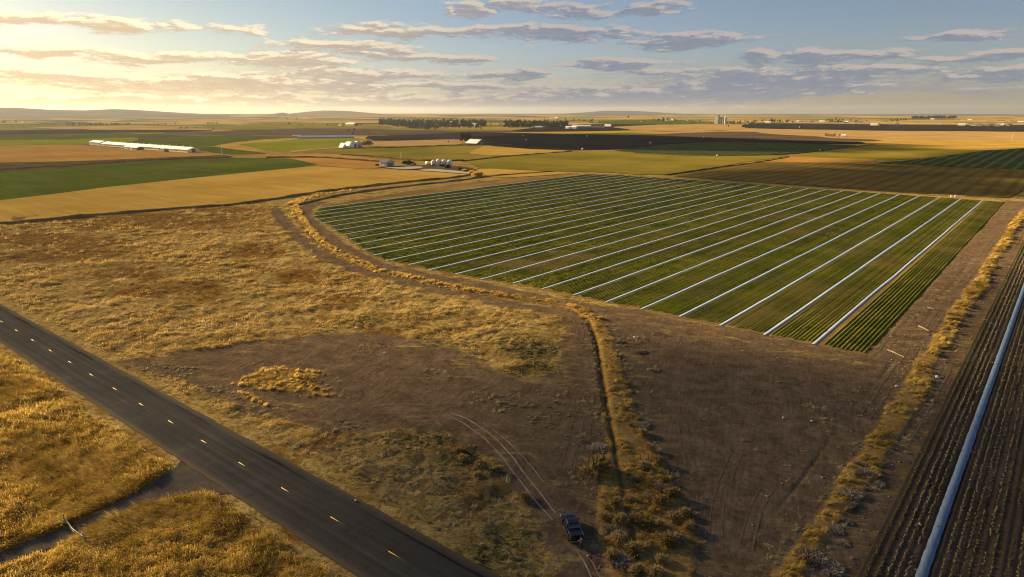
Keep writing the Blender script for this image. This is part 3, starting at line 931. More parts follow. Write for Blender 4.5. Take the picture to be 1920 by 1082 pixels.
def row_mesh(X, y0, y1, w, h, seed, z0):
    ys = stations(X, y0, y1)
    n = len(ys); rs = np.random.default_rng(seed)
    vig = np.clip(0.5 + 1.0 * fbm(np.full(n, X), ys, 22.0, 3), 0.6, 1.35) * (0.82 + 0.34 * rs.random(n))
    gap = (vnoise(np.full(n, seed * 13.73), ys * 0.16 + seed * 5.1) < 0.10)
    vig = np.where(gap, 0.45, vig) * np.clip(fbm(np.full(n, X), ys + 500, 30.0, 3) * 1.6 + 0.2, 0.6, 1.1)
    prof = np.array([(-1.0, 0.0), (-0.55, 0.85), (0.5, 1.0), (1.0, 0.0)])
    V = np.zeros((n, 4, 3))
    jx = (rs.random((n, 4)) - 0.5) * 0.35; jz = 0.75 + 0.5 * rs.random((n, 4)); jy = (rs.random((n, 4)) - 0.5) * 0.5
    V[:, :, 0] = X + (prof[None, :, 0] + jx) * w * vig[:, None]
    V[:, :, 1] = ys[:, None] + jy * np.array([0, 1, 1, 0])[None, :]
    V[:, :, 2] = z0 + prof[None, :, 1] * h * vig[:, None] * jz
    i = np.arange(n - 1)[:, None] * 4 + np.arange(3)[None, :]
    q = np.stack([i, i + 1, i + 5, i + 4], -1).reshape(-1, 4)
    return np_mesh('crop_row', V.reshape(-1, 3), q[:, ::-1])


def build_crop():
    import bmesh
    soil = field_mat('crop_soil', (0.15, 0.10, 0.035), (0.30, 0.20, 0.07), 'y', 0.03)
    bm = bmesh.new()
    bm.faces.new([bm.verts.new((x, y, 0.05)) for x, y in CROP_POLY])
    bmesh.ops.triangulate(bm, faces=bm.faces[:])
    me = bpy.data.meshes.new('crop_field'); bm.to_mesh(me); bm.free()
    if me.polygons[0].normal.z < 0: me.flip_normals()
    fld = tag(link('crop_field', me, soil), kind='structure')
    xs = []
    for j in range(10):
        xs.append(-31.6 - 1.0 * j)
    for k in range(25):
        xs += [STRIP_X[k] - 1.25 - 0.936 * j for j in range(11)]
    for k, X in enumerate(xs):
        sp = crop_span(X)
        if not sp or sp[1] - sp[0] < 6: continue
        link('crop_row', row_mesh(X, sp[0] + 0.8 + random.random() * 1.5, sp[1] - 1 - random.random() * 2, 0.31, 0.21, k, 0.05), MAT['crop'], fld)

    def film(N):
        o = N.pos()
        n = N.noise(N.vmath('MULTIPLY', o, (2.5, 0.25, 0.0)), 1.0, 4.0, 0.6)
        w = N.noise(o, 3.0, 3.0)
        c = N.mix(N.smooth(n, 0.3, 0.7), (0.25, 0.31, 0.41), (0.35, 0.41, 0.52))
        c = N.mix(N.smooth(N.noise(o, 0.7, 5.0, 0.75), 0.56, 0.74, 0.0, 0.55), c, (0.22, 0.17, 0.11))
        return (c, w, 0.6, 0.06)
    fm = principled('plastic_film', film, 0.45, 0.0, 0.4)

    def film_shaded(N):  # darker, bluer copy of the film: shade and sky reflection put into its colour
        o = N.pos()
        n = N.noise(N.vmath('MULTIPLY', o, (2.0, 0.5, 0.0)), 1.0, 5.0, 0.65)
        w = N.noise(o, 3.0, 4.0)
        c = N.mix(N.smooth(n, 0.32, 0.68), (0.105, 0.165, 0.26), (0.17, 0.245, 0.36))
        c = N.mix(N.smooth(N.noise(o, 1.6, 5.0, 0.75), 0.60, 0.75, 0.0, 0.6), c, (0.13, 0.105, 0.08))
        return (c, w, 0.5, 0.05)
    fb = principled('shaded_blue_film', film_shaded, 0.55, 0.0, 0.3)
    ordn = ['first', 'second', 'third', 'fourth', 'fifth', 'sixth', 'seventh', 'eighth', 'ninth', 'tenth', 'eleventh', 'twelfth', 'thirteenth',
            'fourteenth', 'fifteenth', 'sixteenth', 'seventeenth', 'eighteenth', 'nineteenth', 'twentieth', 'twenty-first', 'twenty-second', 'twenty-third', 'twenty-fourth', 'twenty-fifth', 'twenty-sixth']
    for k, X in enumerate(STRIP_X):
        sp = crop_span(X)
        if not sp: continue
        y0 = sp[0] - 0.5 + random.random(); y1 = sp[1] - 1.0
        ys = stations(X, y0, y1, 0.005, 0.8); n = len(ys)
        hw = 0.50 * (1 + 0.30 * (fbm(ys, ys * 0 + k, 6.0, 3) - 0.5))
        V = np.zeros((n, 5, 3))
        rs = np.random.default_rng(900 + k)
        sway = (fbm(ys, ys * 0 + 31 * k, 45.0, 2) - 0.5) * 0.5
        for c, (t, z) in enumerate([(-1.0, 0.0), (-0.93, 0.09), (0.0, 0.11), (0.93, 0.09), (1.0, 0.0)]):
            V[:, c, 0] = X + sway + t * hw; V[:, c, 1] = ys
            V[:, c, 2] = 0.055 + z * (0.93 + 0.14 * rs.random(n))
        i = np.arange(n - 1)[:, None] * 5 + np.arange(4)[None, :]
        q = np.stack([i, i + 1, i + 6, i + 5], -1).reshape(-1, 4)
        o = link('plastic_strip', np_mesh('plastic_strip', V.reshape(-1, 3), q[:, ::-1]), fm)
        where = 'nearest the dirt road on the right side' if k == 0 else ('at the far left curve of the green field' if k == 25 else '%s from the right edge of the green field' % ordn[k])
        tag(o, 'pale plastic strip, ' + where, 'plastic strip', 'pale plastic strips across the green crop field')
    return fm, fb


film_mat, film_blue = build_crop()


# ------------------------------------------------------------------ dark bedded field on the right
def build_beds():
    soil = field_mat('bed_soil', (0.05, 0.038, 0.029), (0.09, 0.068, 0.05), 'y', 0.05)
    xs = np.arange(-13.0, 60.0, 0.2); ys = np.concatenate([np.arange(30, 290, 2.0), np.arange(290, 505, 8.0)])
    XX, YY = np.meshgrid(xs, ys)
    furrow = 0.055 * np.cos((XX + 6.7) * 2 * math.pi / 1.06) * np.clip((XX + 12.6) / 1.0, 0, 1)
    Z = 0.12 + furrow + (fbm(XX, YY, 1.5, 2) - 0.5) * 0.08
    Z[:, 0] = -0.2
    nx, ny = len(xs), len(ys)
    i = np.arange(ny - 1)[:, None] * nx + np.arange(nx - 1)[None, :]
    q = np.stack([i, i + 1, i + nx + 1, i + nx], -1).reshape(-1, 4)
    fld = tag(link('bedded_field', np_mesh('bedded_field', np.stack([XX, YY, Z], -1).reshape(-1, 3), q, True), soil), kind='structure')
    # one row: many small plants on a ridge
    for k, X in enumerate([-12.0] + [-6.7 + 1.06 * j for j in (-4, -3, -2.2, -1.4, 1.7, 2.6, 3.5, 4.2, 5.3, 6.1, 7.6, 8.6, 9.7, 12.9, 13.9, 15.0, 16.1, 17.2)]):
        rs = np.random.default_rng(400 + k)
        y = np.concatenate([np.arange(55, 270, 0.30), np.arange(270, 500, 0.9)])
        y = y + rs.normal(0, 0.12, len(y))
        keep = (rs.random(len(y)) < (0.9 if k == 0 else 0.72)) & (vnoise(np.full(len(y), X * 5.0), y * 0.09) > 0.14)
        y = y[keep]; n = len(y)
        s = (0.07 + 0.12 * rs.random(n)) * np.where(y > 270, 1.5, 1.0) * (1.0 if k else 0.8)
        c = np.column_stack([X + rs.normal(0, 0.07, n), y, np.full(n, 0.17)])
        base = np.array([(-1, 0, 0), (0, -1, 0), (1, 0, 0), (0, 1, 0), (0.2, 0.1, 1.6), (-0.4, 0.5, 1.0)])
        V = c[:, None, :] + base[None] * s[:, None, None] * (0.7 + 0.6 * rs.random((n, 6, 1)))
        t = np.array([(0, 1, 4), (1, 2, 4), (2, 3, 4), (3, 0, 5), (3, 5, 4), (0, 4, 5)])
        F = (np.arange(n)[:, None, None] * 6 + t[None]).reshape(-1, 3)
        link('crop_row', np_mesh('crop_row', V.reshape(-1, 3), F), MAT['crop'] if k == 0 else MAT['bedplant'], fld)
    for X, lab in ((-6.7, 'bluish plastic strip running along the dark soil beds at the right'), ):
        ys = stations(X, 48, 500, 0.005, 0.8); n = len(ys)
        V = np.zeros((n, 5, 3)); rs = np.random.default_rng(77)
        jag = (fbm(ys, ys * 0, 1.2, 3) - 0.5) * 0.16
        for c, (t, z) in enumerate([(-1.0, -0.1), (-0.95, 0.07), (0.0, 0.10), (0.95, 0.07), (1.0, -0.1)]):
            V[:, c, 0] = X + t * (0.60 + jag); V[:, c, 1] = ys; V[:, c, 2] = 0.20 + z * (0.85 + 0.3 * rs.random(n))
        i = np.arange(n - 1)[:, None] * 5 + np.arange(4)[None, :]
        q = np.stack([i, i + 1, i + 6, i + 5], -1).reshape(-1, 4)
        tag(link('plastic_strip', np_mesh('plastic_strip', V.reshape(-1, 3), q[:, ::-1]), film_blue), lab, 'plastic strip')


build_beds()

# ------------------------------------------------------------------ plants that nobody could count
def to_px(x, y, z=0.0):
    c = x * math.cos(YAW) + y * math.sin(YAW); f = -x * math.sin(YAW) + y * math.cos(YAW)
    zz = z - CAM_H
    dep = f * math.cos(PITCH) - zz * math.sin(PITCH); up = f * math.sin(PITCH) + zz * math.cos(PITCH)
    dep = np.maximum(dep, 0.1)
    return 960 + FPX * c / dep, 541 - FPX * up / dep


def blades(n, ln, lean, width, spread, seed, flat=0.0):
    """One tuft of bent blades, leaning towards +X."""
    rs = random.Random(seed); V = []; F = []
    for _ in range(n):
        a = rs.uniform(0, 2 * math.pi); r = spread * math.sqrt(rs.random())
        bx, by = r * math.cos(a), r * math.sin(a)
        L = ln * rs.uniform(0.55, 1.15); th = rs.gauss(0, 0.4)
        le = max(0.05, lean * rs.uniform(0.6, 1.4))
        dx, dy = math.cos(th), math.sin(th)
        w = width * rs.uniform(0.7, 1.3)
        px, py = -dy * w, dx * w
        up = L * math.cos(min(le, 1.45)); out = L * math.sin(min(le, 1.45))
        mid = (bx + dx * out * 0.35, by + dy * out * 0.35, up * 0.65)
        tip = (bx + dx * out, by + dy * out, up * (0.95 - flat))
        b = len(V)
        V += [(bx - px, by - py, -0.05), (bx + px, by + py, -0.05), (mid[0] - px * .8, mid[1] - py * .8, mid[2]), (mid[0] + px * .8, mid[1] + py * .8, mid[2]), tip]
        F += [(b, b + 1, b + 3), (b, b + 3, b + 2), (b + 2, b + 3, b + 4)]
    return V, F


def tuft_collection(name, specs, mat):
    c = bpy.data.collections.new(name)
    for i, sp in enumerate(specs):
        V, F = blades(*sp, seed=i * 11 + 5) if isinstance(sp, tuple) else sp()
        me = np_mesh(name, V, F); me.materials.append(mat)
        c.objects.link(bpy.data.objects.new(name, me))
    return c


def scatter(name, pts, rot, scl, coll, label, cat):
    me = bpy.data.meshes.new(name)
    me.vertices.add(len(pts)); me.vertices.foreach_set('co', np.asarray(pts, np.float32).ravel())
    a = me.attributes.new('rot', 'FLOAT_VECTOR', 'POINT'); a.data.foreach_set('vector', np.asarray(rot, np.float32).ravel())
    a = me.attributes.new('scl', 'FLOAT', 'POINT'); a.data.foreach_set('value', np.asarray(scl, np.float32))
    o = link(name, me)
    ng = bpy.data.node_groups.new(name, 'GeometryNodeTree')
    ng.interface.new_socket('Geometry', in_out='INPUT', socket_type='NodeSocketGeometry')
    ng.interface.new_socket('Geometry', in_out='OUTPUT', socket_type='NodeSocketGeometry')
    n = ng.nodes; l = ng.links
    gi = n.new('NodeGroupInput'); go = n.new('NodeGroupOutput')
    ci = n.new('GeometryNodeCollectionInfo'); ci.inputs[0].default_value = coll
    ci.inputs['Separate Children'].default_value = True; ci.inputs['Reset Children'].default_value = True
    ip = n.new('GeometryNodeInstanceOnPoints'); ip.inputs['Pick Instance'].default_value = True
    na = n.new('GeometryNodeInputNamedAttribute'); na.data_type = 'FLOAT_VECTOR'; na.inputs[0].default_value = 'rot'
    nb = n.new('GeometryNodeInputNamedAttribute'); nb.data_type = 'FLOAT'; nb.inputs[0].default_value = 'scl'
    l.new(gi.outputs[0], ip.inputs['Points']); l.new(ci.outputs[0], ip.inputs['Instance'])
    e2r = n.new('FunctionNodeEulerToRotation')
    l.new(na.outputs[0], e2r.inputs[0]); l.new(e2r.outputs[0], ip.inputs['Rotation']); l.new(nb.outputs[0], ip.inputs['Scale'])
    l.new(ip.outputs[0], go.inputs[0])
    md = o.modifiers.new('scatter', 'NODES'); md.node_group = ng
    tag(o, label, cat, kind='stuff')
    return o


def pick(n, x0, x1, y0, y1, prob):
    """Random ground points in a rectangle kept with probability prob(x, y, masks)."""
    x = rng.uniform(x0, x1, n); y = rng.uniform(y0, y1, n)
    px, py = to_px(x, y)
    k = (px > -650) & (px < 2500) & (py < 1650)
    x, y = x[k], y[k]
    m = masks(x, y)
    k = rng.random(len(x)) < prob(x, y, m)
    x, y = x[k], y[k]
    z = height(x, y, {q: v[k] for q, v in m.items()})
    return x, y, z


def wind(x, y, base=0.6, swirl=3.4, scale=14.0, jit=0.3):
    return base + (fbm(x, y, scale, 2) - 0.5) * swirl + rng.normal(0, jit, len(x))


def rots(x, y, **k):
    n = len(x)
    return np.column_stack([rng.normal(0, 0.08, n), rng.normal(0, 0.08, n), wind(x, y, **k)])


def build_plants():
    # tall golden grass on the camera's side of the highway
    c = tuft_collection('long_grass', [(20, 1.7, 0.95, 0.030, 0.6), (22, 1.5, 1.1, 0.028, 0.7), (16, 1.9, 0.8, 0.028, 0.5), (24, 1.3, 1.25, 0.028, 0.7), (18, 1.6, 1.0, 0.034, 0.6)], MAT['golden'])
    lump = lambda x, y: np.clip(fbm(x + 9, y, 5.0, 3) * 2.2 - 0.3, 0.35, 1.0)
    def pr(x, y, m):
        edge = np.clip((ROAD_Y0 - 1.2 - y) / 1.6, 0, 1)
        return lump(x, y) * edge * (m['lane'] < -0.4 + 0.6 * (fbm(x, y, 2.0, 2) - 0.5))
    x, y, z = pick(150000, -330, -30, -5, 43.5, pr)
    s = (0.55 + 0.75 * fbm(x + 9, y, 5.0, 3)) * rng.uniform(0.75, 1.25, len(x))
    scatter('long_grass', np.column_stack([x, y, z]), rots(x, y, base=-0.9, swirl=3.6, scale=16.0, jit=0.16), s * 0.9, c, 'tall golden grass swept by the wind below the highway', 'grass')
    nlong = len(x)

    # matted stubble across the highway
    c = tuft_collection('matted_grass', [(18, 1.3, 1.36, 0.034, 0.75), (20, 1.1, 1.40, 0.032, 0.8), (14, 1.5, 1.30, 0.034, 0.7), (18, 0.9, 1.15, 0.03, 0.5)], MAT['stubble'])
    D = ats([(-300, 455), (0, 424), (300, 396), (430, 387), (520, 380), (545, 388), (560, 425), (620, 486), (700, 514), (830, 545), (960, 566), (1070, 584), (1090, 600), (1100, 640), (1050, 690), (1040, 1120), (1000, 1120), (960, 1075), (0, 575), (-300, 480)])
    def pr2(x, y, m):
        k = np.clip(sd_poly(x, y, D) / 3.0 + 0.3, 0, 1) * np.clip(-m['dirt'] / 1.5 + 0.25 + (fbm(x, y, 3.5, 2) - 0.45) * 2.0, 0.0, 1) * np.clip(-m['road'] - 0.8, 0, 1)
        r = np.hypot(x, y)
        k = k * (1 - 0.92 * np.clip(rust_zone(x, y) * 1.6 + (fbm(x, y, 8.0, 3) - 0.55) * 3.0, 0, 1) * (rust_zone(x, y) > 0.05))
        verge = np.clip(1 - np.abs(y - (ROAD_Y1 + 4.6)) / 3.2, 0, 1) * (x < -80) * 1.0
        k = k * np.maximum(np.clip(fbm(x, y + 33, 7.0, 3) * 2.4 - 0.7, 0.08, 1), verge)
        return k * np.clip(1.3 - r / 420, 0.25, 1) * (m['weedy'] < 0.8)
    x, y, z = pick(190000, -420, 20, 55, 330, pr2)
    r = np.hypot(x, y)
    s = rng.uniform(0.7, 1.35, len(x)) * (0.8 + r / 400.0)
    scatter('matted_grass', np.column_stack([x, y, z]), rots(x, y, base=0.3, swirl=5.0, scale=12.0, jit=0.25), s * 0.85, c, 'matted pale straw covering the fallow ground beyond the highway', 'grass')
    nm = len(x)

    # thick golden growth on the ditch bank, the field-side strip and the verge
    c = tuft_collection('bank_grass', [(30, 0.75, 0.6, 0.026, 0.35), (34, 0.6, 0.8, 0.024, 0.42), (26, 0.85, 0.9, 0.024, 0.4)], MAT['golden'])
    def pr3(x, y, m):
        a = np.clip(m['straw'] / 0.6 + 0.3, 0, 1)
        verge = 0.22 * (np.maximum(sd_poly(x, y, GOLDPATCH), sd_poly(x, y, GOLDPATCH2)) > -0.3)
        return np.maximum(a * np.where(m['ditch'] < 0.7, 0.1, 1) * np.clip(fbm(x + 3, y, 2.6, 3) * 4.2 - 1.75, 0.02, 1) * np.where(x > -30, 1.0, 0.8), verge) * np.clip(1.25 - np.hypot(x, y) / 700, 0.3, 1)
    x, y, z = pick(420000, -400, -8, 50, 470, pr3)
    s = rng.uniform(0.6, 1.25, len(x)) * (0.85 + np.hypot(x, y) / 500.0)
    scatter('bank_grass', np.column_stack([x, y, z]), rots(x, y, base=-0.5, swirl=5.0, scale=6.0), s, c, 'thick golden grass along the ditch banks and the strip beside the dirt road', 'grass')
    nb = len(x)

    # grey-brown dead weeds on the roadside and sprinkled over the bare ground
    c = tuft_collection('dead_weeds', [(20, 0.55, 0.9, 0.026, 0.4), (16, 0.45, 1.2, 0.028, 0.45), (24, 0.5, 0.7, 0.022, 0.3)], MAT['deadweed'])
    spots = WEED_SPOTS
    sp = [(at(a, b), rr, w) for a, b, rr, w in spots]
    def pr4(x, y, m):
        k = np.clip(m['weedy'] / 2.0 + 0.3, 0, 1) * np.clip(fbm(x, y, 4.0, 3) * 2.6 - 0.75, 0.05, 1) * 0.9
        for (cx, cy), rr, w in sp:
            k = np.maximum(k, w * np.clip(1.5 - np.hypot(x - cx, y - cy) / rr, 0, 1) * np.clip(fbm(x, y, 2.0, 2) * 3.4 - 1.0, 0, 1))
        k = np.maximum(k, 0.012 * (m['dirt'] > 0))
        k = np.maximum(k, 0.55 * np.clip(1 - np.abs(m['straw'] + 0.9) / 1.2, 0, 1) * (y < 185))
        shoulder = np.clip(1 - np.abs(y - (ROAD_Y1 + 2.6)) / 1.6, 0, 1) * 0.5 * (fbm(x, y, 3.0, 2) > 0.5)
        return np.maximum(k, shoulder) * (m['road'] < -0.6)
    x, y, z = pick(110000, -330, -8, 50, 300, pr4)
    s = rng.uniform(0.5, 1.2, len(x))
    scatter('dead_weeds', np.column_stack([x, y, z]), rots(x, y, base=0.5, swirl=6.0, scale=5.0), s, c, 'grey-brown dead weeds scattered over the bare roadside soil', 'weeds')
    nd = len(x)

    # green flushes
    c = tuft_collection('green_weeds', [(26, 0.4, 0.7, 0.03, 0.35), (22, 0.35, 1.0, 0.03, 0.4)], MAT['greenweed'])
    gs = [(at(a, b), rr, w) for a, b, rr, w in [(985, 655, 7, 1), (1010, 688, 6, 1), (960, 640, 6, .7), (640, 600, 5, .35), (870, 860, 4, .5), (780, 830, 5, .5), (905, 1040, 2.5, .8), (960, 1060, 2.5, .6), (1180, 730, 2, .6), (1165, 690, 1.5, .7), (850, 590, 6, .25)]]
    def pr5(x, y, m):
        k = np.zeros_like(x)
        for (cx, cy), rr, w in gs:
            k = np.maximum(k, w * np.clip(1.25 - np.hypot(x - cx, y - cy) / rr, 0, 1))
        verge = np.clip(1 - np.abs(y - (ROAD_Y1 + 1.8)) / 0.9, 0, 1) * 0.5 * (x > -85) * (fbm(x, y, 4.0, 2) > 0.42)
        return np.maximum(k * np.clip(fbm(x, y, 2.5, 2) * 3 - 1.0, 0, 1), verge)
    x, y, z = pick(60000, -250, 0, 50, 220, pr5)
    scatter('green_weeds', np.column_stack([x, y, z]), rots(x, y, base=0.5, swirl=6.0, scale=5.0), rng.uniform(0.5, 1.2, len(x)), c, 'low green weeds in flushes by the dirt lot and road edge', 'weeds')

    # straw stalks and clods lying on the bare soil
    def stalks():
        rs = random.Random(8); b = MB()
        for _ in range(5):
            a = rs.uniform(0, 3.14); L = rs.uniform(0.2, 0.6); cx, cy = rs.uniform(-.4, .4), rs.uniform(-.4, .4)
            b.tube([(cx - L * math.cos(a), cy - L * math.sin(a), 0.03), (cx + L * .2, cy, 0.07), (cx + L * math.cos(a), cy + L * math.sin(a), 0.03)], 0.022, 3)
        F = []
        for f in b.f:
            F += [(f[0], f[i], f[i + 1]) for i in range(1, len(f) - 1)]
        return b.v, F
    def clod():
        rs = random.Random(4); V = []
        for k in range(8):
            V.append((0.16 * (1 if k & 1 else -1) * rs.uniform(.6, 1.2), 0.13 * (1 if k & 2 else -1) * rs.uniform(.6, 1.2), 0.10 * (1 if k & 4 else -0.5) * rs.uniform(.6, 1.2)))
        F = [(0, 2, 3), (0, 3, 1), (4, 5, 7), (4, 7, 6), (0, 1, 5), (0, 5, 4), (2, 6, 7), (2, 7, 3), (0, 4, 6), (0, 6, 2), (1, 3, 7), (1, 7, 5)]
        return V, F
    c = tuft_collection('straw_litter', [stalks, clod], MAT['brush'])
    def pr6(x, y, m):
        k = 0.012 * (m['dirt'] > 0)
        k = k + 0.35 * np.clip(1 - np.abs(x + 26.6) / 2.2, 0, 1) * (y > 80) * (y < 330) * np.clip(fbm(x, y, 9.0, 2) * 3 - 1, 0, 1)
        k = k + 0.22 * np.clip(1 - np.abs(np.abs(x + 18.9) - 3.6) / 1.8, 0, 1) * (y < 300)
        k = k + 0.05 * (m['beds'] > 0.5) * (x < -1)
        return k * (m['road'] < 0)
    x, y, z = pick(60000, -300, 8, 50, 330, pr6)
    z = np.where(x > -13, 0.18, z)
    scatter('straw_litter', np.column_stack([x, y, z + 0.02]), np.column_stack([np.zeros(len(x)), np.zeros(len(x)), rng.uniform(0, 6.28, len(x))]), rng.uniform(0.4, 1.3, len(x)), c, 'pale straw stalks and clods littering the bare soil', 'litter')
    print('plants', nlong, nm, nb, nd, len(x))


build_plants()

# ------------------------------------------------------------------ shrubs and brush that stand out singly
def bush_mesh(name, rad, hgt, n, leaf, seed, mat, sticks=10):
    """Dome of small twig-and-leaf faces with gaps, on a few stems."""
    rs = random.Random(seed); V = []; F = []
    lobes = [(rs.uniform(-.45, .45) * rad, rs.uniform(-.45, .45) * rad, rs.uniform(.25, .6) * hgt, rs.uniform(.45, .75)) for _ in range(5)]
    for _ in range(n):
        lx, ly, lz, lr = rs.choice(lobes)
        a = rs.uniform(0, 6.283); c = rs.uniform(-0.4, 1.0); q = math.sqrt(1 - c * c) if abs(c) < 1 else 0
        rr = lr * rs.uniform(0.6, 1.08)
        p = Vector((lx + q * math.cos(a) * rr * rad, ly + q * math.sin(a) * rr * rad, max(0.02, lz + c * rr * hgt * 0.6)))
        d = Vector((q * math.cos(a), q * math.sin(a), c + 0.3)).normalized()
        t = Vector((rs.gauss(0, 1), rs.gauss(0, 1), rs.gauss(0, 1))).cross(d).normalized()
        L = leaf * rs.uniform(0.6, 1.5); w = L * rs.uniform(0.18, 0.4)
        b = len(V)
        V += [tuple(p - t * w), tuple(p + t * w), tuple(p + d * L + t * w * 0.3 * rs.uniform(-1, 1))]
        F.append((b, b + 1, b + 2))
    for _ in range(sticks):
        a = rs.uniform(0, 6.283); L = rad * rs.uniform(0.7, 1.25); w = 0.03
        tip = (math.cos(a) * L, math.sin(a) * L, hgt * rs.uniform(0.1, 0.9)); b = len(V)
        V += [(-math.sin(a) * w, math.cos(a) * w, -0.05), (math.sin(a) * w, -math.cos(a) * w, -0.05), tip]
        F.append((b, b + 1, b + 2))
    me = np_mesh(name, V, F); me.materials.append(mat)
    return me


def place(name, me, px, py, scale, label, cat, group=None, rz=None, z=0.0):
    X, Y = at(px, py)
    o = link(name, me)
    o.location = (X, Y, float(height(np.array([X]), np.array([Y]))[0]) + z)
    o.rotation_euler = (0, 0, random.uniform(0, 6.28) if rz is None else rz)
    o.scale = (scale, scale, scale * random.uniform(0.8, 1.15))
    return tag(o, label, cat, group)


ORD = ['topmost', 'second from the top', 'third from the top', 'fourth from the top', 'fifth from the top', 'sixth from the top', 'seventh from the top', 'eighth from the top', 'ninth from the top', 'lowest']


def build_shrubs():
    dry = [bush_mesh('dry_shrub', 1.0, 1.0, 520, 0.34, 20 + k, MAT['shrub'], 16) for k in range(5)]
    grey = [bush_mesh('dead_brush', 1.3, 0.32, 620, 0.26, 40 + k, MAT['brush'], 40) for k in range(3)]
    big = place('dry_shrub', dry[0], 1118, 888, 2.4, 'wide rounded orange-brown shrub left of the ditch, above the pickup', 'shrub')
    spots = [(1205, 815, 1.2), (1218, 845, 1.5), (1232, 872, 1.4), (1210, 880, 1.2), (1190, 905, 1.3), (1246, 905, 1.3), (1262, 935, 1.5), (1240, 948, 1.5), (1215, 938, 1.3),
             (1180, 945, 1.6), (1150, 955, 1.6), (1135, 975, 1.5), (1165, 985, 1.5), (1200, 985, 1.6), (1232, 990, 1.6), (1262, 978, 1.5), (1285, 968, 1.2), (1252, 1020, 1.5),
             (1215, 1030, 1.5), (1185, 1040, 1.4), (1160, 1020, 1.5), (1150, 1050, 1.3), (1240, 1055, 1.3), (1190, 1075, 1.5), (1225, 1078, 1.3), (1196, 790, 1.0), (1172, 770, 0.9), (1180, 800, 0.9), (1290, 995, 1.0)]
    for k, (x, y, s) in enumerate(spots):
        place('dry_shrub', dry[k % 5], x, y, s * random.uniform(.5, .95), 'dry golden-brown shrub %s the ditch, %s' % ('left of' if x < 1175 + (y - 850) * 0.12 else 'right of' if x > 1215 + (y - 850) * 0.12 else 'filling', 'above the pickup level' if y < 930 else 'level with the pickup' if y < 1010 else 'at the bottom edge'), 'shrub', 'dry shrubs crowding the ditch')
    for k, (x, y, s) in enumerate([(860, 850, .9), (870, 866, .8), (905, 878, 1.0), (930, 886, 1.0), (893, 894, .7), (985, 938, .9)]):
        place('dry_shrub', dry[k % 5], x, y, s, 'small rust-brown shrub on the verge left of the tyre tracks, %s' % (ORD[k] if k < 5 else 'lowest'), 'shrub', 'rust-brown shrubs on the verge')
    for k, (x, y, s) in enumerate([(1600, 872, 1.2), (1622, 893, 1.5), (1640, 908, 1.1), (1600, 932, 1.5), (1580, 948, 1.6), (1592, 978, 1.3), (1556, 995, 1.7), (1566, 1018, 1.4), (1530, 1050, 1.6), (1548, 1070, 1.3)]):
        place('dead_brush', grey[k % 3], x + random.uniform(-14, 14), y, s * random.uniform(.45, 1.0), 'pale grey dead brush on the golden strip at the right, %s' % ORD[k], 'brush', 'grey brush beside the golden strip')
    for k, (x, y, s) in enumerate([(1160, 640, 1.1), (1200, 660, 1.2), (1225, 695, .9), (1205, 800, 1.1), (1120, 840, 1.5), (1240, 920, 1.2), (1150, 1000, 1.2), (1260, 1015, 1.4), (1165, 1060, 1.3)]):
        place('dead_brush', grey[k % 3], x, y, s, 'pale grey tangle of dead stalks by the ditch, %s' % (ORD[k] if k < 8 else 'lowest'), 'brush', 'grey tangles by the ditch')


build_shrubs()

# ------------------------------------------------------------------ far trees
def tree_mesh(name, h, w, n, seed, bark, leaf, lobes=7, joined=False):
    rs = random.Random(seed)
    tv, tf = [], []
    t = MB()
    t.tube([(0, 0, -0.3), (rs.uniform(-.02, .02) * h, 0, h * 0.3), (rs.uniform(-.03, .03) * h, 0.01 * h, h * 0.62)], [h * 0.028, h * 0.02, h * 0.009], 6)
    for k in range(5):
        a = rs.uniform(0, 6.28); z0 = h * rs.uniform(0.22, 0.45)
        t.tube([(0, 0, z0), (math.cos(a) * w * .28, math.sin(a) * w * .28, z0 + h * rs.uniform(.12, .3))], [h * 0.011, h * 0.004], 4)
    L = []
    for k in range(lobes):
        a = rs.uniform(0, 6.28); zz = rs.uniform(0.24, 0.84)
        r = w * 0.36 * math.sqrt(rs.random()) * (1.15 - zz * 0.7)
        L.append((r * math.cos(a), r * math.sin(a), zz * h, w * rs.uniform(0.16, 0.27)))
    V, F = [], []
    for _ in range(n):
        cx, cy, cz, cr = rs.choice(L)
        d = Vector((rs.gauss(0, 1), rs.gauss(0, 1), rs.gauss(0, 1))).normalized()
        p = Vector((cx, cy, cz)) + Vector((d.x * cr, d.y * cr, d.z * cr * 0.85)) * rs.uniform(0.55, 1.1)
        u = Vector((rs.gauss(0, 1), rs.gauss(0, 1), rs.gauss(0, 1))).cross(d).normalized(); v2 = d.cross(u)
        s = w * rs.uniform(0.03, 0.065); b = len(V)
        V += [tuple(p - u * s), tuple(p + v2 * s * .9), tuple(p + u * s), tuple(p - v2 * s * .9)]
        F.append((b, b + 1, b + 2, b + 3))
    tm, cm = t.mesh('trunk'), np_mesh('crown', V, F)
    tm.materials.append(bark); cm.materials.append(leaf)
    if not joined:
        return tm, cm
    b = len(t.v)
    me = bpy.data.meshes.new(name)
    me.from_pydata(t.v + V, [], t.f + [tuple(i + b for i in f) for f in F])
    me.materials.append(bark); me.materials.append(leaf)
    nt = len(t.f)
    for k, p in enumerate(me.polygons):
        p.material_index = 0 if k < nt else 1
    return me


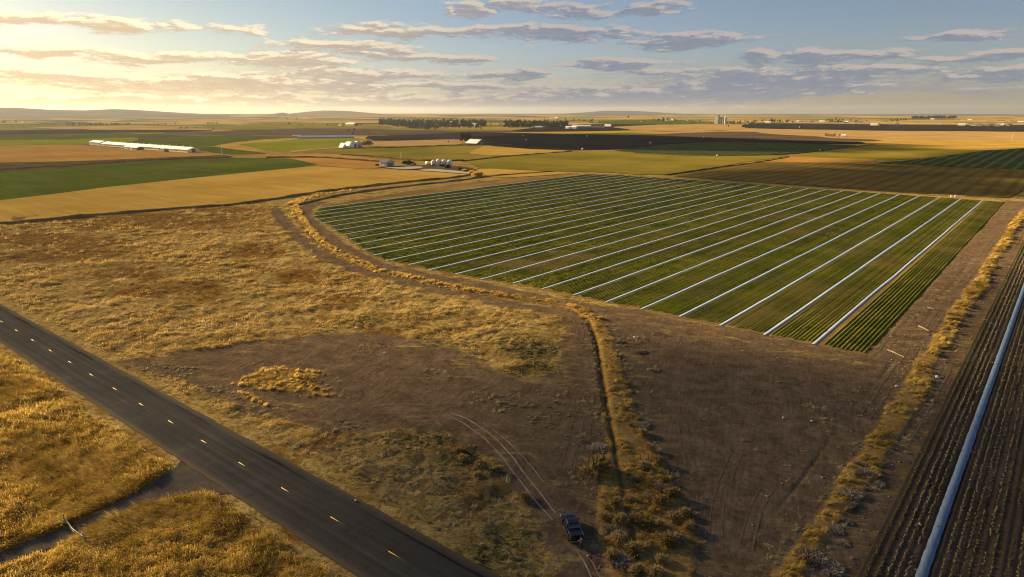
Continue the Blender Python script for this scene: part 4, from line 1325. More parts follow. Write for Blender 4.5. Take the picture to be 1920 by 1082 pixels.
bark = plain('bark', (0.09, 0.065, 0.045), 0.95)
leaf_dk = m_leaf('dark_foliage', [(0.3, (0.014, 0.021, 0.016)), (0.5, (0.026, 0.036, 0.025)), (0.7, (0.045, 0.055, 0.032))], 0.15, 0.2)
leaf_rust = m_leaf('rust_foliage', [(0.3, (0.05, 0.020, 0.008)), (0.5, (0.11, 0.045, 0.016)), (0.7, (0.2, 0.085, 0.028))], 0.25, 0.2)
leaf_tan = m_leaf('tan_foliage', [(0.3, (0.11, 0.07, 0.03)), (0.5, (0.19, 0.12, 0.05)), (0.7, (0.27, 0.18, 0.08))], 0.25, 0.2)


def build_trees():
    dk = [tree_mesh('tree', 12.0, 9.5 + k, 170, 60 + k, bark, leaf_dk) for k in range(5)]
    rs_ = [tree_mesh('tree', 10.0, 9.0, 170, 80 + k, bark, leaf_rust) for k in range(2)]
    tn = [tree_mesh('tree', 9.0, 9.0, 170, 90 + k, bark, leaf_tan) for k in range(2)]
    tall = [tree_mesh('tree', 18.0, 9.0, 200, 95 + k, bark, leaf_dk, 9) for k in range(2)]
    rr = random.Random(5)

    def put(me, x, y, s, label, group, name='tree'):
        X, Y = at(x, y)
        o = empty(name, (X, Y, -0.1)); link('trunk', me[0], None, o); link('crown', me[1], None, o)
        o.rotation_euler = (0, 0, rr.uniform(0, 6.28)); o.scale = (s * rr.uniform(.85, 1.2), s * rr.uniform(.85, 1.2), s)
        return tag(o, label, 'tree', group)

    def area(n, x0, x1, f0, f1, mes, s0, s1, label, group):
        for _ in range(n):
            x = rr.uniform(x0, x1); t = (x - x0) / (x1 - x0)
            y = f0(t) + (f1(t) - f0(t)) * rr.random()
            put(rr.choice(mes), x, y, rr.uniform(s0, s1), label, group)
    lin = lambda a, b: (lambda t: a + (b - a) * t)
    wm = bpy.data.collections.new('wood_trees')
    for k in range(4):
        wm.objects.link(bpy.data.objects.new('wood_tree', tree_mesh('wood_tree', 12.0, 14.0 + k, 200, 260 + k, bark, leaf_dk, 9, True)))

    def wood(name, n, x0, x1, f0, f1, s0, s1, label):
        P = []
        for _ in range(n):
            x = rr.uniform(x0, x1); t = (x - x0) / (x1 - x0)
            X, Y = at(x, f0(t) + (f1(t) - f0(t)) * rr.random()); P.append((X, Y, -0.1))
        scatter(name, P, [(0, 0, rr.uniform(0, 6.28)) for _ in P], [rr.uniform(s0, s1) for _ in P], wm, label, 'wood')
    wood('wood', 300, 712, 803, lin(227, 228), lin(235, 245), 0.5, 1.6, 'dense blue-green wood left of centre below the horizon')
    wood('wood', 320, 800, 910, lin(228, 228), lin(243, 239), 0.5, 1.45, 'dense dark wood behind the white-roofed barn')
    wood('shelterbelt', 260, 945, 1065, lin(230, 231), lin(240, 240), 0.5, 1.5, 'dark shelterbelt of trees above the ploughed field')
    area(10, 800, 905, lin(240, 238), lin(245, 243), dk + tn, 0.6, 1.0, 'lone tree on the near edge of the far wood', 'trees on the near edge of the wood')
    area(18, 725, 850, lin(221, 221), lin(224, 227), dk, 0.7, 1.2, 'small tree dotted on the pale slope behind the wood', 'trees dotted behind the wood')
    area(16, 912, 960, lin(228, 230), lin(236, 238), tn + rs_, 0.7, 1.3, 'tan autumn tree on the far slope between the two woods', 'autumn trees between the woods')
    area(16, 1020, 1112, lin(226, 226), lin(229, 229), dk, 0.8, 1.3, 'tree in the thin row behind the far shelterbelt', 'trees behind the shelterbelt')
    area(16, 1226, 1268, lin(226, 226), lin(229, 229), dk + tall, 1.0, 1.7, 'tall tree in the clump left of the grain elevator', 'trees left of the grain elevator')
    area(3, 1172, 1180, lin(221, 221), lin(223, 223), dk, 1.6, 2.2, 'single horizon tree above the far green field', 'horizon trees')
    area(24, 1362, 1420, lin(228, 228), lin(233, 233), tn + dk, 0.8, 1.2, 'small tree in the row right of the grain elevator', 'trees right of the grain elevator')
    area(26, 1420, 1482, lin(226, 227), lin(231, 231), dk, 0.8, 1.5, 'dark tree among the white village houses', 'village trees, left')
    area(22, 1550, 1580, lin(226, 226), lin(231, 231), dk + tall, 0.9, 1.5, 'dark tree in the dense village grove', 'village grove')
    area(8, 1586, 1625, lin(228, 228), lin(231, 231), tall + dk, 0.9, 1.3, 'dark tree between the small right-hand village houses', 'village trees, right')
    area(12, 1670, 1700, lin(226, 226), lin(229, 229), dk, 0.8, 1.4, 'dark tree right of the village near the horizon', 'trees right of the village')
    wood('wood', 120, 1710, 1792, lin(221, 221), lin(224, 224), 0.8, 1.9, 'far dark wood on the horizon at the right')
    wood('hedgerow', 90, 126, 244, lin(234, 233), lin(236, 235), 0.25, 0.75, 'thin dark hedgerow of trees behind the long barn')
    area(16, 276, 330, lin(233, 233), lin(234, 234), dk, 0.4, 0.7, 'small dark tree in the thin line right of the hedgerow', 'thin tree line')
    area(12, 244, 288, lin(216, 216), lin(218.5, 218.5), dk, 1.6, 2.4, 'far tree on the foot of the hills', 'trees at the foot of the hills')
    area(6, 0, 48, lin(230, 230), lin(231, 231), dk, 0.8, 1.3, 'dark tree at the far left farmstead', 'trees at the left farmstead')
    area(8, 338, 410, lin(241, 241), lin(242.5, 242.5), dk, 0.4, 0.7, 'low tree at the edge of the brown field band', 'trees by the brown band')
    area(8, 379, 408, lin(232, 232), lin(234.5, 234.5), dk, .6, .9, 'small tree on the pale far field', 'trees on the pale field')
    for x, y, s in [(543, 234, .95), (561, 236, .8), (567, 236.5, .7), (587, 232.5, .8), (614, 236, .8), (654, 247, .75), (664, 246, .75), (662, 253, .7), (683, 249, .6), (690, 252, .6), (678, 236, .9), (625, 237, .7), (643, 233, .7), (540, 224, 1.3), (557, 224, 1.3), (535, 222, 1.2)]:
        put(dk[int(x) % 5], x, y, s, 'lone dark tree standing in the open fields left of the wood', 'lone trees in the open fields')
    put(dk[1], 841, 267.5, 0.42, 'small dark tree left of the white-roofed barn', None)
    put(dk[2], 913, 268, 0.35, 'low dark tree just right of the white-roofed barn', None)
    put(rs_[0], 1548, 256.5, 0.85, 'dark red tree by the farm on the tan fields', None)
    put(tn[0], 1565, 256.5, 0.95, 'pale tan tree in the middle of the farm clump', None)
    put(rs_[1], 1574, 257, 0.75, 'brown tree at the right of the farm clump', None)
    put(rs_[1], 1412, 261, 0.5, 'low red-brown tree on the brown field edge', None)
    put(dk[3], 1256, 234.5, 0.9, 'single dark tree on the tan field below the village clump', None)
    put(dk[0], 1298, 235, 0.9, 'single round tree between the tan field and the grain elevator', None)
    put(dk[0], 1365, 239, 0.9, 'dark tree below the grain elevator', None)
    # the big two-crowned autumn tree by the barn
    for x, s, w, lab, leaf in ((867.5, 22.0, 13.0, 'slim rust-coloured autumn tree beside the white-roofed barn', leaf_rust), (877, 17.5, 17.0, 'broad dark brown autumn tree against the white-roofed barn', leaf_rust)):
        X, Y = at(x, 268.8)
        e = empty('autumn_tree', (X, Y, 0))
        a, b = tree_mesh('t', s, w, 1500, int(x), bark, leaf, 10)
        link('trunk', a, None, e); link('crown', b, None, e)
        tag(e, lab, 'tree', 'autumn trees beside the barn')
    # garden bushes and scrub
    bm = [bush_mesh('bush', 1.0, 1.0, 240, 0.45, 70 + k, leaf_dk, 0) for k in range(2)]
    for x, y, s, lab in [(760, 308.5, 4.5, 'dark bush cluster right of the grey shed'), (769, 308.5, 3.8, 'dark bush next to the yellow machine'), (811, 312.5, 2.2, 'small dark bush in front of the grain bins'), (838, 316.0, 3.0, 'dark bush right below the grain bins'), (829, 313, 2.4, 'dark bush between the grain bins and the pale drive'), (864, 319, 2.2, 'dark bush at the end of the pale drive'), (708, 311, 2.2, 'dark bush at the left corner of the grey shed')]:
        place('bush', bm[int(x) % 2], x, y, s, lab, 'bush')
    gm = [bush_mesh('straw_mound', 1.1, 0.8, 1400, 0.16, 170 + k, MAT['golden'], 0) for k in range(2)]
    place('straw_mound', gm[0], 895, 330, 4.8, 'tall golden straw mound at the right end of the farmyard', 'straw mound')
    place('straw_mound', gm[1], 885, 328, 4.0, 'rougher golden straw mound left of the tall one', 'straw mound')
    place('straw_mound', gm[1], 869, 321, 2.6, 'small golden straw mound beside the pale drive', 'straw mound')


build_trees()

# ------------------------------------------------------------------ farm buildings
white_wall = plain('white_wall', (0.72, 0.69, 0.63), 0.7)
cream_wall = plain('cream_wall', (0.66, 0.58, 0.42), 0.8)
grey_wall = plain('grey_steel', (0.33, 0.34, 0.36), 0.5, 0.3)
steel_roof = plain('galvanised_roof', (0.62, 0.62, 0.62), 0.45, 0.35)
white_roof = plain('white_roof', (0.76, 0.74, 0.70), 0.55)
dark_steel = plain('dark_steel', (0.10, 0.105, 0.115), 0.5, 0.2)
glass = plain('dark_glass', (0.03, 0.035, 0.045), 0.12, 0.0, 0.6, 0.05)
concrete = plain('concrete', (0.48, 0.43, 0.36), 0.9)
wood = plain('weathered_wood', (0.26, 0.19, 0.13), 0.9)
rust_wall = plain('rust_red', (0.22, 0.07, 0.045), 0.85)
shingle = plain('grey_shingle', (0.20, 0.19, 0.185), 0.9)


def gable(name, label, cat, loc, L, W, eave, ridge, wall, roof, group=None, axis='x', doors=(), windows=0, over=0.5, vents=0, arch=False, rz=0.0):
    """Gabled (or arched) building; ridge along x (or y). Parts: wall, roof, door, window, vent."""
    e = empty(name, loc, rz + (0 if axis == 'x' else math.pi / 2))
    h = L / 2; w = W / 2
    if arch:
        prof = [(w * math.cos(t), ridge * math.sin(t)) for t in np.linspace(0, math.pi, 15)]
        MB().prism([(a * 0.985, max(z * 0.985, 0.0) - 0.2) for a, z in prof], -h + 0.3, h - 0.3, 'x').build('wall', wall, e)
        outer = prof; inner = [(a * 0.99, z * 0.99) for a, z in prof]
        b = MB(); n = len(prof)
        vs = [(x, p[0], p[1]) for x in (-h, h) for p in outer] + [(x, p[0], p[1]) for x in (-h, h) for p in inner]
        fs = []
        for i in range(n - 1):
            fs += [(i, i + 1, n + i + 1, n + i), (2 * n + i, 3 * n + i, 3 * n + i + 1, 2 * n + i + 1), (i, 2 * n + i, 2 * n + i + 1, i + 1), (n + i, n + i + 1, 3 * n + i + 1, 3 * n + i)]
        b.add(vs, fs).build('roof', roof, e, True)
    else:
        MB().prism([(-w, -0.2), (w, -0.2), (w, eave), (0, ridge), (-w, eave)], -h, h, 'x').build('wall', wall, e)
        s = (ridge - eave) / w
        for sg in (-1, 1):
            wo = w + over
            MB().prism([(0, ridge + 0.06), (sg * wo, eave - s * over + 0.06), (sg * wo, eave - s * over + 0.24), (0, ridge + 0.24)], -h - over, h + over, 'x').build('roof', roof, e)
    for (face, pos, dw, dh, mt) in doors:
        b = MB()
        if face == '+x': b.box(h + 0.0, h + 0.08, pos - dw / 2, pos + dw / 2, 0, dh)
        elif face == '-x': b.box(-h - 0.08, -h, pos - dw / 2, pos + dw / 2, 0, dh)
        elif face == '-y': b.box(pos - dw / 2, pos + dw / 2, -w - 0.08, -w, 0, dh)
        b.build('door', mt, e)
    for k in range(windows):
        x = -h + L * (k + 0.5) / windows
        f = MB().box(x - 0.7, x + 0.7, -w - 0.09, -w, eave * 0.35, eave * 0.75).build('window', white_wall, e)
        MB().box(x - 0.55, x + 0.55, -w - 0.12, -w - 0.09, eave * 0.40, eave * 0.70).build('pane', glass, f)
    for k in range(vents):
        x = -h + L * (k + 0.6) / vents
        v = MB().lathe([(0.55, ridge - 0.3), (0.55, ridge + 0.9), (1.0, ridge + 1.0), (0.75, ridge + 1.45), (0.1, ridge + 1.7)], 10, x, 0.0).build('ridge_vent', white_wall, e)
    return tag(e, label, cat, group)


def P3(x, y, dz=0.0):
    X, Y = at(x, y)
    return (X, Y, dz)


gable('long_barn', 'very long white-roofed livestock barn with a row of ridge vents', 'barn', (-1086, 464, 0), 288, 17, 3.8, 6.6, cream_wall, white_roof, doors=[('+x', 0, 5, 4.2, dark_steel), ('+x', -5.5, 2.2, 2.6, white_wall), ('-y', 60, 4, 3.2, dark_steel), ('-y', -40, 4, 3.2, dark_steel)], windows=14, vents=14, over=0.8)
gable('barn_annex', 'grey-blue end barn with dark gable left of the long white-roofed barn', 'barn', (-1259, 464, 0), 46, 16, 5.0, 7.4, grey_wall, steel_roof, doors=[('-x', 0, 6, 4.5, dark_steel)], windows=4)
MB().box(-4, 4, -9, 9, 0, 0.1)
gable('tool_shed', 'dark open-front shed beside the long barn mast', 'shed', P3(256, 281), 26, 10, 3.4, 5.0, dark_steel, steel_roof, doors=[('-y', -6, 4, 2.6, white_wall)])
gable('tool_shed', 'blue-grey lean shed with white clutter at its left, before the long barn', 'shed', P3(243, 280), 14, 9, 3.6, 5.2, grey_wall, white_roof, doors=[('+x', 0, 4, 3, dark_steel)])
c = MB().box(-6, 6, -3, 3, 0, 4.5, 0.1).build('container', dark_steel, None); c.location = P3(309, 285)
tag(c, 'dark box container standing before the long barn wall', 'container')
MB().box(-6.1, -6.02, -2.6, 2.6, 0.3, 4.2).build('lit_end_panel', cream_wall, c)  # added pale panel: the sunlit left end painted as colour
for x, y, h, lab in [(228.5, 282, 15, 'white mast pole in front of the long barn'), (416.5, 291.5, 10.5, 'thin pale utility pole right of the long barn'), (752, 297, 7, 'thin bare pole behind the grey shed'), (1897, 262, 12, 'thin white pole on the tan field at the far right')]:
    e = empty('utility_pole', P3(x, y))
    MB().lathe([(0.28, -0.3), (0.2, h)], 8).build('pole', white_wall, e)
    MB().box(-1.1, 1.1, -0.09, 0.09, h - 1.0, h - 0.8).build('crossarm', wood, e)
    tag(e, lab, 'pole')

gable('quonset_hut', 'white arched metal hut with a dark end wall on the lime field', 'hut', P3(660, 277), 20, 13, 0, 9.0, white_wall, white_roof, arch=True, doors=[('+x', 0, 6, 6, dark_steel)])
gable('quonset_hut', 'smaller white arched hut with a blue-grey end, right of the first', 'hut', P3(671, 277), 10, 11, 0, 9.5, grey_wall, white_roof, arch=True, doors=[('+x', 0, 4, 4.5, dark_steel)])
gable('tent', 'low white tent at the left of the arched huts', 'tent', P3(643.5, 277), 9, 9, 1.0, 7.0, white_wall, white_roof)
hm = bush_mesh('earth_mound', 1.0, 0.8, 900, 0.3, 501, MAT['shrub'], 0)
place('earth_mound', hm, 686, 274, 10.5, 'brown grassy earth mound behind the arched huts', 'mound')

gable('machine_shed', 'dark grey steel shed with a low gable in the golden farmyard', 'shed', P3(725.5, 312.5), 10.5, 10.5, 5.0, 6.8, grey_wall, dark_steel, doors=[('+x', 0, 6.5, 4.3, dark_steel)], windows=2)


def grain_bin(x, y, r, h, label):
    e = empty('grain_bin', P3(x, y))
    prof = [(r, -0.2)]
    n = 9
    for k in range(n):
        z0 = h * k / n
        prof += [(r, z0 + 0.02), (r * 1.012, z0 + h / n * 0.5), (r, z0 + h / n * 0.98)]
    MB().lathe(prof, 28).build('bin_wall', white_wall, e, True)
    MB().lathe([(r * 1.05, h), (r * 0.78, h + r * 0.42), (r * 0.4, h + r * 0.72), (r * 0.16, h + r * 0.86), (0.02, h + r * 0.88)], 28).build('roof', white_roof, e, True)
    MB().lathe([(0.35, h + r * 0.8), (0.35, h + r * 0.98), (0.05, h + r * 1.06)], 10).build('cap', dark_steel, e)
    a = -0.9
    d = MB().box(-0.9, 0.9, -0.08, 0.08, 0.0, h * 0.72).build('door', grey_wall, e)
    d.location = (r * 1.02 * math.cos(a), r * 1.02 * math.sin(a), 0); d.rotation_euler = (0, 0, a + math.pi / 2)
    lad = MB()
    for k in range(12): lad.box(-0.25, 0.25, -0.03, 0.03, 0.3 + k * 0.4, 0.34 + k * 0.4)
    lad.box(-0.29, -0.25, -0.03, 0.03, 0, 5.2); lad.box(0.25, 0.29, -0.03, 0.03, 0, 5.2)
    l = lad.build('ladder', dark_steel, e); l.location = (r * 1.05 * math.cos(-0.2), r * 1.05 * math.sin(-0.2), 0); l.rotation_euler = (0, 0, -0.2 + math.pi / 2)
    tag(e, label, 'grain bin', 'row of white grain bins')


grain_bin(813.2, 310.0, 2.75, 3.5, 'leftmost and lowest of the four white grain bins')
grain_bin(822.8, 310.2, 2.75, 4.6, 'tallest white grain bin, second from the left')
grain_bin(832.8, 310.6, 2.75, 4.3, 'white grain bin, second from the right')
grain_bin(843.4, 311.0, 2.75, 4.1, 'rightmost of the four white grain bins')
e = empty('fuel_tank', P3(803, 309.5))
MB().prism([(1.9 * math.cos(t), 2.2 + 1.7 * math.sin(t)) for t in np.linspace(0, 2 * math.pi, 16, endpoint=False)], -2.6, 2.6, 'x').build('tank', cream_wall, e, True)
for sx_ in (-1.7, 1.7): MB().box(sx_ - 0.2, sx_ + 0.2, -1.5, 1.5, -0.1, 1.0).build('cradle', dark_steel, e)
tag(e, 'squat cream tank on cradles left of the grain bins', 'tank')
e = empty('farm_machine', P3(776, 310.3), 0.4)
ym = plain('yellow_paint_metal', (0.55, 0.36, 0.06), 0.5)
MB().box(-1.8, 0.4, -0.9, 0.9, 0.9, 1.9, 0.15).build('engine_hood', ym, e)
MB().box(0.5, 1.9, -0.85, 0.85, 1.0, 2.9, 0.12).build('cab', glass, e)
MB().box(0.45, 1.95, -0.9, 0.9, 2.92, 3.05).build('cab_roof', ym, e)
wheel_m = MB().prism([(0.95 * math.cos(t), 0.95 * math.sin(t)) for t in np.linspace(0, 2 * math.pi, 18, endpoint=False)], -0.25, 0.25, 'y').mesh('wheel')
wheel_m.materials.append(dark_steel)
for px_, py_, s_ in ((-1.3, -1.05, .75), (-1.3, 1.05, .75), (1.2, -1.1, 1.0), (1.2, 1.1, 1.0)):
    w_ = link('wheel', wheel_m, None, e); w_.location = (px_, py_, 0.95 * s_ - 0.05); w_.scale = (s_, 1, s_)
tag(e, 'yellow farm tractor parked between the grey shed and the grain bins', 'tractor')

gable('barn', 'white-roofed barn with dark gable under the autumn trees', 'barn', P3(892, 271.5), 24, 22, 3.2, 9.2, dark_steel, white_roof, doors=[('+x', 0, 6, 4.5, wood)], over=1.0)
gable('greenhouse', 'long low bluish greenhouse in front of the dark band', 'greenhouse', P3(612, 259.5), 112, 12, 3.6, 6.0, grey_wall, steel_roof, windows=16, rz=R(50))
gable('greenhouse', 'short low greenhouse at the left of the long bluish one', 'greenhouse', P3(557, 257.5), 18, 10, 3, 5, grey_wall, white_roof, windows=3, rz=R(52))
gable('farm_hall', 'grey flat hall with dark right end beyond the lone trees', 'hall', P3(660, 235.5), 52, 26, 7, 11, grey_wall, white_roof, doors=[('+x', 0, 10, 6, dark_steel)])
gable('farm_hall', 'tan hall left of the grey flat hall', 'hall', P3(640, 236), 18, 14, 6, 9, cream_wall, rust_wall)
gable('farm_hall', 'pale long hall standing in the right-hand gap of the wood', 'hall', P3(852, 231), 44, 18, 6, 9, grey_wall, white_roof)
gable('farm_hall', 'white hall at the right edge of the far wood', 'hall', P3(893, 236), 24, 16, 6, 9, white_wall, white_roof, windows=3)
gable('farm_hall', 'small white hall beside the one at the edge of the wood', 'hall', P3(886, 233.5), 16, 12, 6, 9, white_wall, white_roof)
gable('farm_hall', 'long pale blue-roofed hall before the far shelterbelt', 'hall', P3(1090, 240), 62, 20, 6, 10, grey_wall, white_roof, windows=8, rz=R(30))
gable('farm_hall', 'lower pale hall joined at the left of the blue-roofed one', 'hall', P3(1072, 241.5), 40, 16, 5, 8, white_wall, white_roof)
gable('farm_hall', 'white shed standing left of the far blue-roofed halls', 'shed', P3(1066, 241.5), 9, 9, 5, 8, white_wall, white_roof)
gable('farm_hall', 'orange-lit long hall right of the blue-roofed one', 'hall', P3(1121, 240), 44, 14, 5, 7, cream_wall, rust_wall, rz=R(32))
gable('farm_hall', 'thin white hall at the left end of the shelterbelt', 'hall', P3(1010, 240), 24, 12, 4, 6, white_wall, white_roof, rz=R(36))
gable('farmhouse', 'white farmhouse at the far left beside dark trees', 'house', P3(44, 231), 14, 9, 5, 8, white_wall, shingle, windows=2)

# grain elevator on the horizon
e = empty('grain_elevator', P3(1344, 232))
MB().box(-8, 8, -8, 8, 0, 34).build('tower', cream_wall, e)
MB().prism([(-8.4, 34), (8.4, 34), (0, 40)], -8.4, 8.4, 'x').build('tower_roof', shingle, e)
for k in range(3):
    MB().lathe([(6, 0), (6, 27), (1, 31)], 16, 17 + k * 11, 0).build('silo', cream_wall, e)
MB().box(46, 78, -9, 9, 0, 13).build('store_hall', wood, e)
MB().box(-32, -10, -7, 7, 0, 7).build('loading_shed', rust_wall, e)
tag(e, 'tall tan grain elevator with round silos on the horizon', 'grain elevator')

# village houses
vr = random.Random(12)
hspots = [(1256, 226), (1262, 226.5), (1250, 227), (1484, 230), (1497, 229.5), (1502, 230), (1509, 229.8), (1516, 229.2), (1526, 229.2), (1534, 229), (1541, 229.4), (1546, 228.5), (1581, 230.5), (1586, 230.5), (1597, 230.8), (1602, 231), (1607, 231), (1612, 231.2), (1624, 231), (1639, 236), (1643, 235.6), (1681.5, 233.5),
          (1803, 236), (1821, 235), (1825, 236), (1832, 236.2), (1838, 236), (1851, 236), (1855, 236), (1861, 236), (1870, 236.8), (1875, 236.3), (1890, 236), (1895, 236), (1748, 224.5), (1753, 224.5), (1805, 226), (1818, 226), (1876, 228), (1896, 228), (1914, 231), (975, 237), (1024, 236), (1140, 238), (1118, 229), (1205, 229), (1290, 227), (1310, 228), (1402, 233), (1440, 231.5), (1660, 230), (1720, 232), (1765, 233), (1000, 222.5), (1034, 222), (1043, 222)]
hw = [white_wall, cream_wall, white_wall, cream_wall]
for k, (x, y) in enumerate(hspots):
    where = ('beside the tall clump left of the grain elevator' if x < 1300 and x > 1200 else 'on the far slopes around the shelterbelt' if x < 1200 else 'in the middle village' if x < 1570 else 'in the small right-hand village row' if x < 1700 else 'in the far right hamlet' if y > 230 else 'on the far right horizon')
    L_ = vr.uniform(14, 26) if y > 230 else vr.uniform(16, 34)
    gable('village_house', 'pale village house ' + where, 'house', P3(x, y), L_, vr.uniform(9, 13), 5, 8.5, hw[k % 4], [shingle, white_roof, rust_wall][k % 3], 'village houses ' + where, windows=2, rz=R(vr.choice([0, 0, 90])))
gable('farmhouse', 'low red-roofed farmhouse between the two red trees', 'house', P3(1556, 256.5), 16, 9, 3.5, 6, cream_wall, rust_wall, windows=2)
gable('farmhouse', 'cream shed at the right end of the tan-field farm', 'shed', P3(1582, 256.5), 10, 7, 3, 5, cream_wall, white_roof, windows=1)


# white tanks and markers dotted over the ploughed land
def tank(x, y, r, label):
    e = empty('water_tank', P3(x, y))
    MB().lathe([(r * .9, 0.6), (r, 0.8), (r, r * 1.5), (r * 0.8, r * 1.9), (r * 0.3, r * 2.15), (0.05, r * 2.2)], 16).build('tank', white_wall, e, True)
    for k in range(4):
        a = k * math.pi / 2 + 0.6
        MB().box(-0.12, 0.12, -0.12, 0.12, -0.1, 0.8).build('leg', dark_steel, e).location = (r * .75 * math.cos(a), r * .75 * math.sin(a), 0)
    tag(e, label, 'tank')


for x, y, r, lab in [(1092, 281.5, 1.5, 'white tank at the near edge of the dark ploughed field'), (1100, 256.5, 1.4, 'white tank in the middle of the dark ploughed field'), (980, 255.5, 1.2, 'white tank at the far left of the dark ploughed field'),
                     (986, 263.5, 1.2, 'white tank on the left track of the dark ploughed field'), (1219.5, 269.5, 1.5, 'white tank between the dark field and the striped green field'), (1345, 293.5, 1.1, 'white tank at the near edge of the striped green field'),
                     (1538, 283, 1.1, 'white tank at the right corner of the striped green field'), (1319, 259, 1.4, 'white tank on the brown field edge right of the dark one'), (1317, 249.5, 1.4, 'white tank high on the brown field'),
                     (1499, 239.5, 1.8, 'white tank on the long dark field under the village'), (693, 277, 1.0, 'small white tank right of the arched huts'), (611, 224, 2.2, 'white tank on the far plain left of the wood'), (651, 223, 2.2, 'white tank on the far plain above the grey hall')]:
    tank(x, y, r, lab)


def bulk_bag(x, y, label):
    e = empty('bulk_bag', P3(x, y, 0.05))
    b = MB()
    rings = []
    for z, s in ((0, .42), (.1, .5), (.5, .55), (1.0, .52), (1.25, .42), (1.35, .18), (1.5, .2)):
        rings.append([(s * math.copysign(abs(math.cos(t)) ** .6, math.cos(t)), s * math.copysign(abs(math.sin(t)) ** .6, math.sin(t)), z) for t in np.linspace(0, 2 * math.pi, 16, endpoint=False)])
    b.loft(rings).build('sack', plain('sack_%d' % int(x), (0.78, 0.68, 0.66), 0.9), e, True)
    for sx_ in (-.4, .4): MB().tube([(sx_, -.4, 1.2), (sx_, -.3, 1.55), (sx_, .3, 1.55), (sx_, .4, 1.2)], 0.04, 5).build('strap', white_wall, e)
    tag(e, label, 'bag')


bulk_bag(1783.3, 370.5, 'pale pinkish bag at the far field edge, the left of two')
bulk_bag(1790.8, 370.5, 'pale pinkish bag at the far field edge, the right of two')

# yard pads and drives of the golden farmyard
def pad(name, px, z, mat):
    import bmesh
    P = resample(np.vstack([ats(px), ats(px[:1])]), 6.0)[:-1]
    bm = bmesh.new(); bm.faces.new([bm.verts.new((x, y, z)) for x, y in P])
    bmesh.ops.triangulate(bm, faces=bm.faces[:])
    me = bpy.data.meshes.new(name); bm.to_mesh(me); bm.free()
    if me.polygons[0].normal.z < 0: me.flip_normals()
    return tag(link(name, me, mat), kind='structure')


pad('farmyard', [(705, 314), (745, 312), (800, 311), (850, 312), (890, 318), (880, 326), (800, 320), (740, 317)], 0.66, FM['ditch'])
pad('concrete_pad', [(720, 315.6), (755, 314), (790, 313.5), (790, 316), (765, 318.5), (750, 318)], 0.70, FM['pale'])
pad('gravel_drive', [(785, 320), (800, 318), (825, 319), (860, 322), (885, 326), (870, 327), (820, 323), (800, 322)], 0.70, FM['pale'])
pad('farm_track', [(545, 284), (600, 279), (640, 276.5), (700, 276), (700, 277), (640, 278), (600, 281), (550, 286)], 0.70, FM['tan'])

# banks and furrows that edge the middle-distance fields: low earth ridges
def earth_bank(px, w, h, mat, name='earth_bank'):
    L = resample(ats(px), 5.0)
    d = np.gradient(L, axis=0); d /= np.linalg.norm(d, axis=1)[:, None] + 1e-9
    nr = np.stack([d[:, 1], -d[:, 0]], 1); s = np.arange(len(L)) * 5.0
    V = []
    for t, zz in ((-1, -0.1), (-.5, .7), (0.1, 1), (.6, .6), (1, -0.1)):
        ww = w * t * (0.7 + 0.7 * fbm(s, s * 0 + t * 9, 12.0, 3)); hh = h * zz * (0.4 + 1.2 * fbm(s + 50, s * 0 + t * 5, 9.0, 3))
        P = L + nr * ww[:, None]
        V.append(np.column_stack([P, hh + (0.08 if zz > 0 else -0.3) + height(P[:, 0], P[:, 1])]))
    V = np.stack(V, 1); nw = 5; n = len(L)
    i = np.arange(n - 1)[:, None] * nw + np.arange(nw - 1)[None, :]
    q = np.stack([i, i + nw, i + nw + 1, i + 1], -1).reshape(-1, 4)
    tag(link(name, np_mesh(name, V.reshape(-1, 3), q[:, ::-1], True), mat), kind='structure')


bank_m = field_mat('bank_earth', (0.12, 0.075, 0.028), (0.30, 0.19, 0.065), 'x', 0.06)
earth_bank([(-200, 443), (0, 422), (150, 407), (300, 394), (430, 385), (520, 373), (620, 358), (740, 344), (850, 333), (890, 326)], 3.0, 1.2, bank_m)
earth_bank([(560, 384), (640, 366), (740, 352), (850, 340), (920, 331), (1040, 322)], 2.5, 1.0, bank_m)
earth_bank([(-100, 323), (0, 319), (150, 309), (300, 300), (430, 296)], 4.0, 1.5, bank_m)
earth_bank([(640, 279), (720, 278), (800, 275), (870, 273), (960, 272)], 3.0, 1.5, FM['ditch'])
earth_bank([(870, 303), (960, 293), (1070, 284.5)], 3.0, 1.2, FM['ditch'])
earth_bank([(1250, 329), (1330, 317), (1420, 305), (1480, 295)], 2.2, 1.0, FM['ditch'])
earth_bank([(500, 296), (600, 296), (700, 303), (720, 305)], 5.0, 1.6, FM['ditch'])
earth_bank([(640, 291), (700, 294), (780, 301), (870, 302)], 3.0, 1.4, FM['ditch'])
earth_bank([(1190, 288), (1300, 292), (1450, 291), (1560, 281), (1640, 271)], 3.0, 1.2, FM['ditch'])

# pale wheel marks curving to the pickup
tm = field_mat('track_dust', (0.30, 0.225, 0.15), (0.44, 0.34, 0.235), 'y', 0.5)
for k, (px, w) in enumerate([([(845, 774), (880, 788), (920, 815), (955, 850), (985, 890), (1015, 928), (1042, 962)], 0.13), ([(838, 778), (870, 795), (908, 822), (942, 858), (975, 902), (1005, 940), (1036, 975)], 0.13),
                             ([(905, 792), (945, 822), (985, 862), (1020, 905)], 0.07), ([(1080, 1030), (1098, 1060), (1112, 1090)], 0.10), ([(1093, 1030), (1112, 1058), (1130, 1092)], 0.10)]):
    ribbon('wheel_track', resample(ats(px), 0.6), w, 0.035, tm, jag=0.12, seed=20 + k)

ts = field_mat('rut_soil', (0.15, 0.10, 0.056), (0.22, 0.15, 0.085), 'y', 0.5)


def offset(line, d):
    g = np.gradient(line, axis=0); g /= np.linalg.norm(g, axis=1)[:, None] + 1e-9
    return line + np.stack([g[:, 1], -g[:, 0]], 1) * d


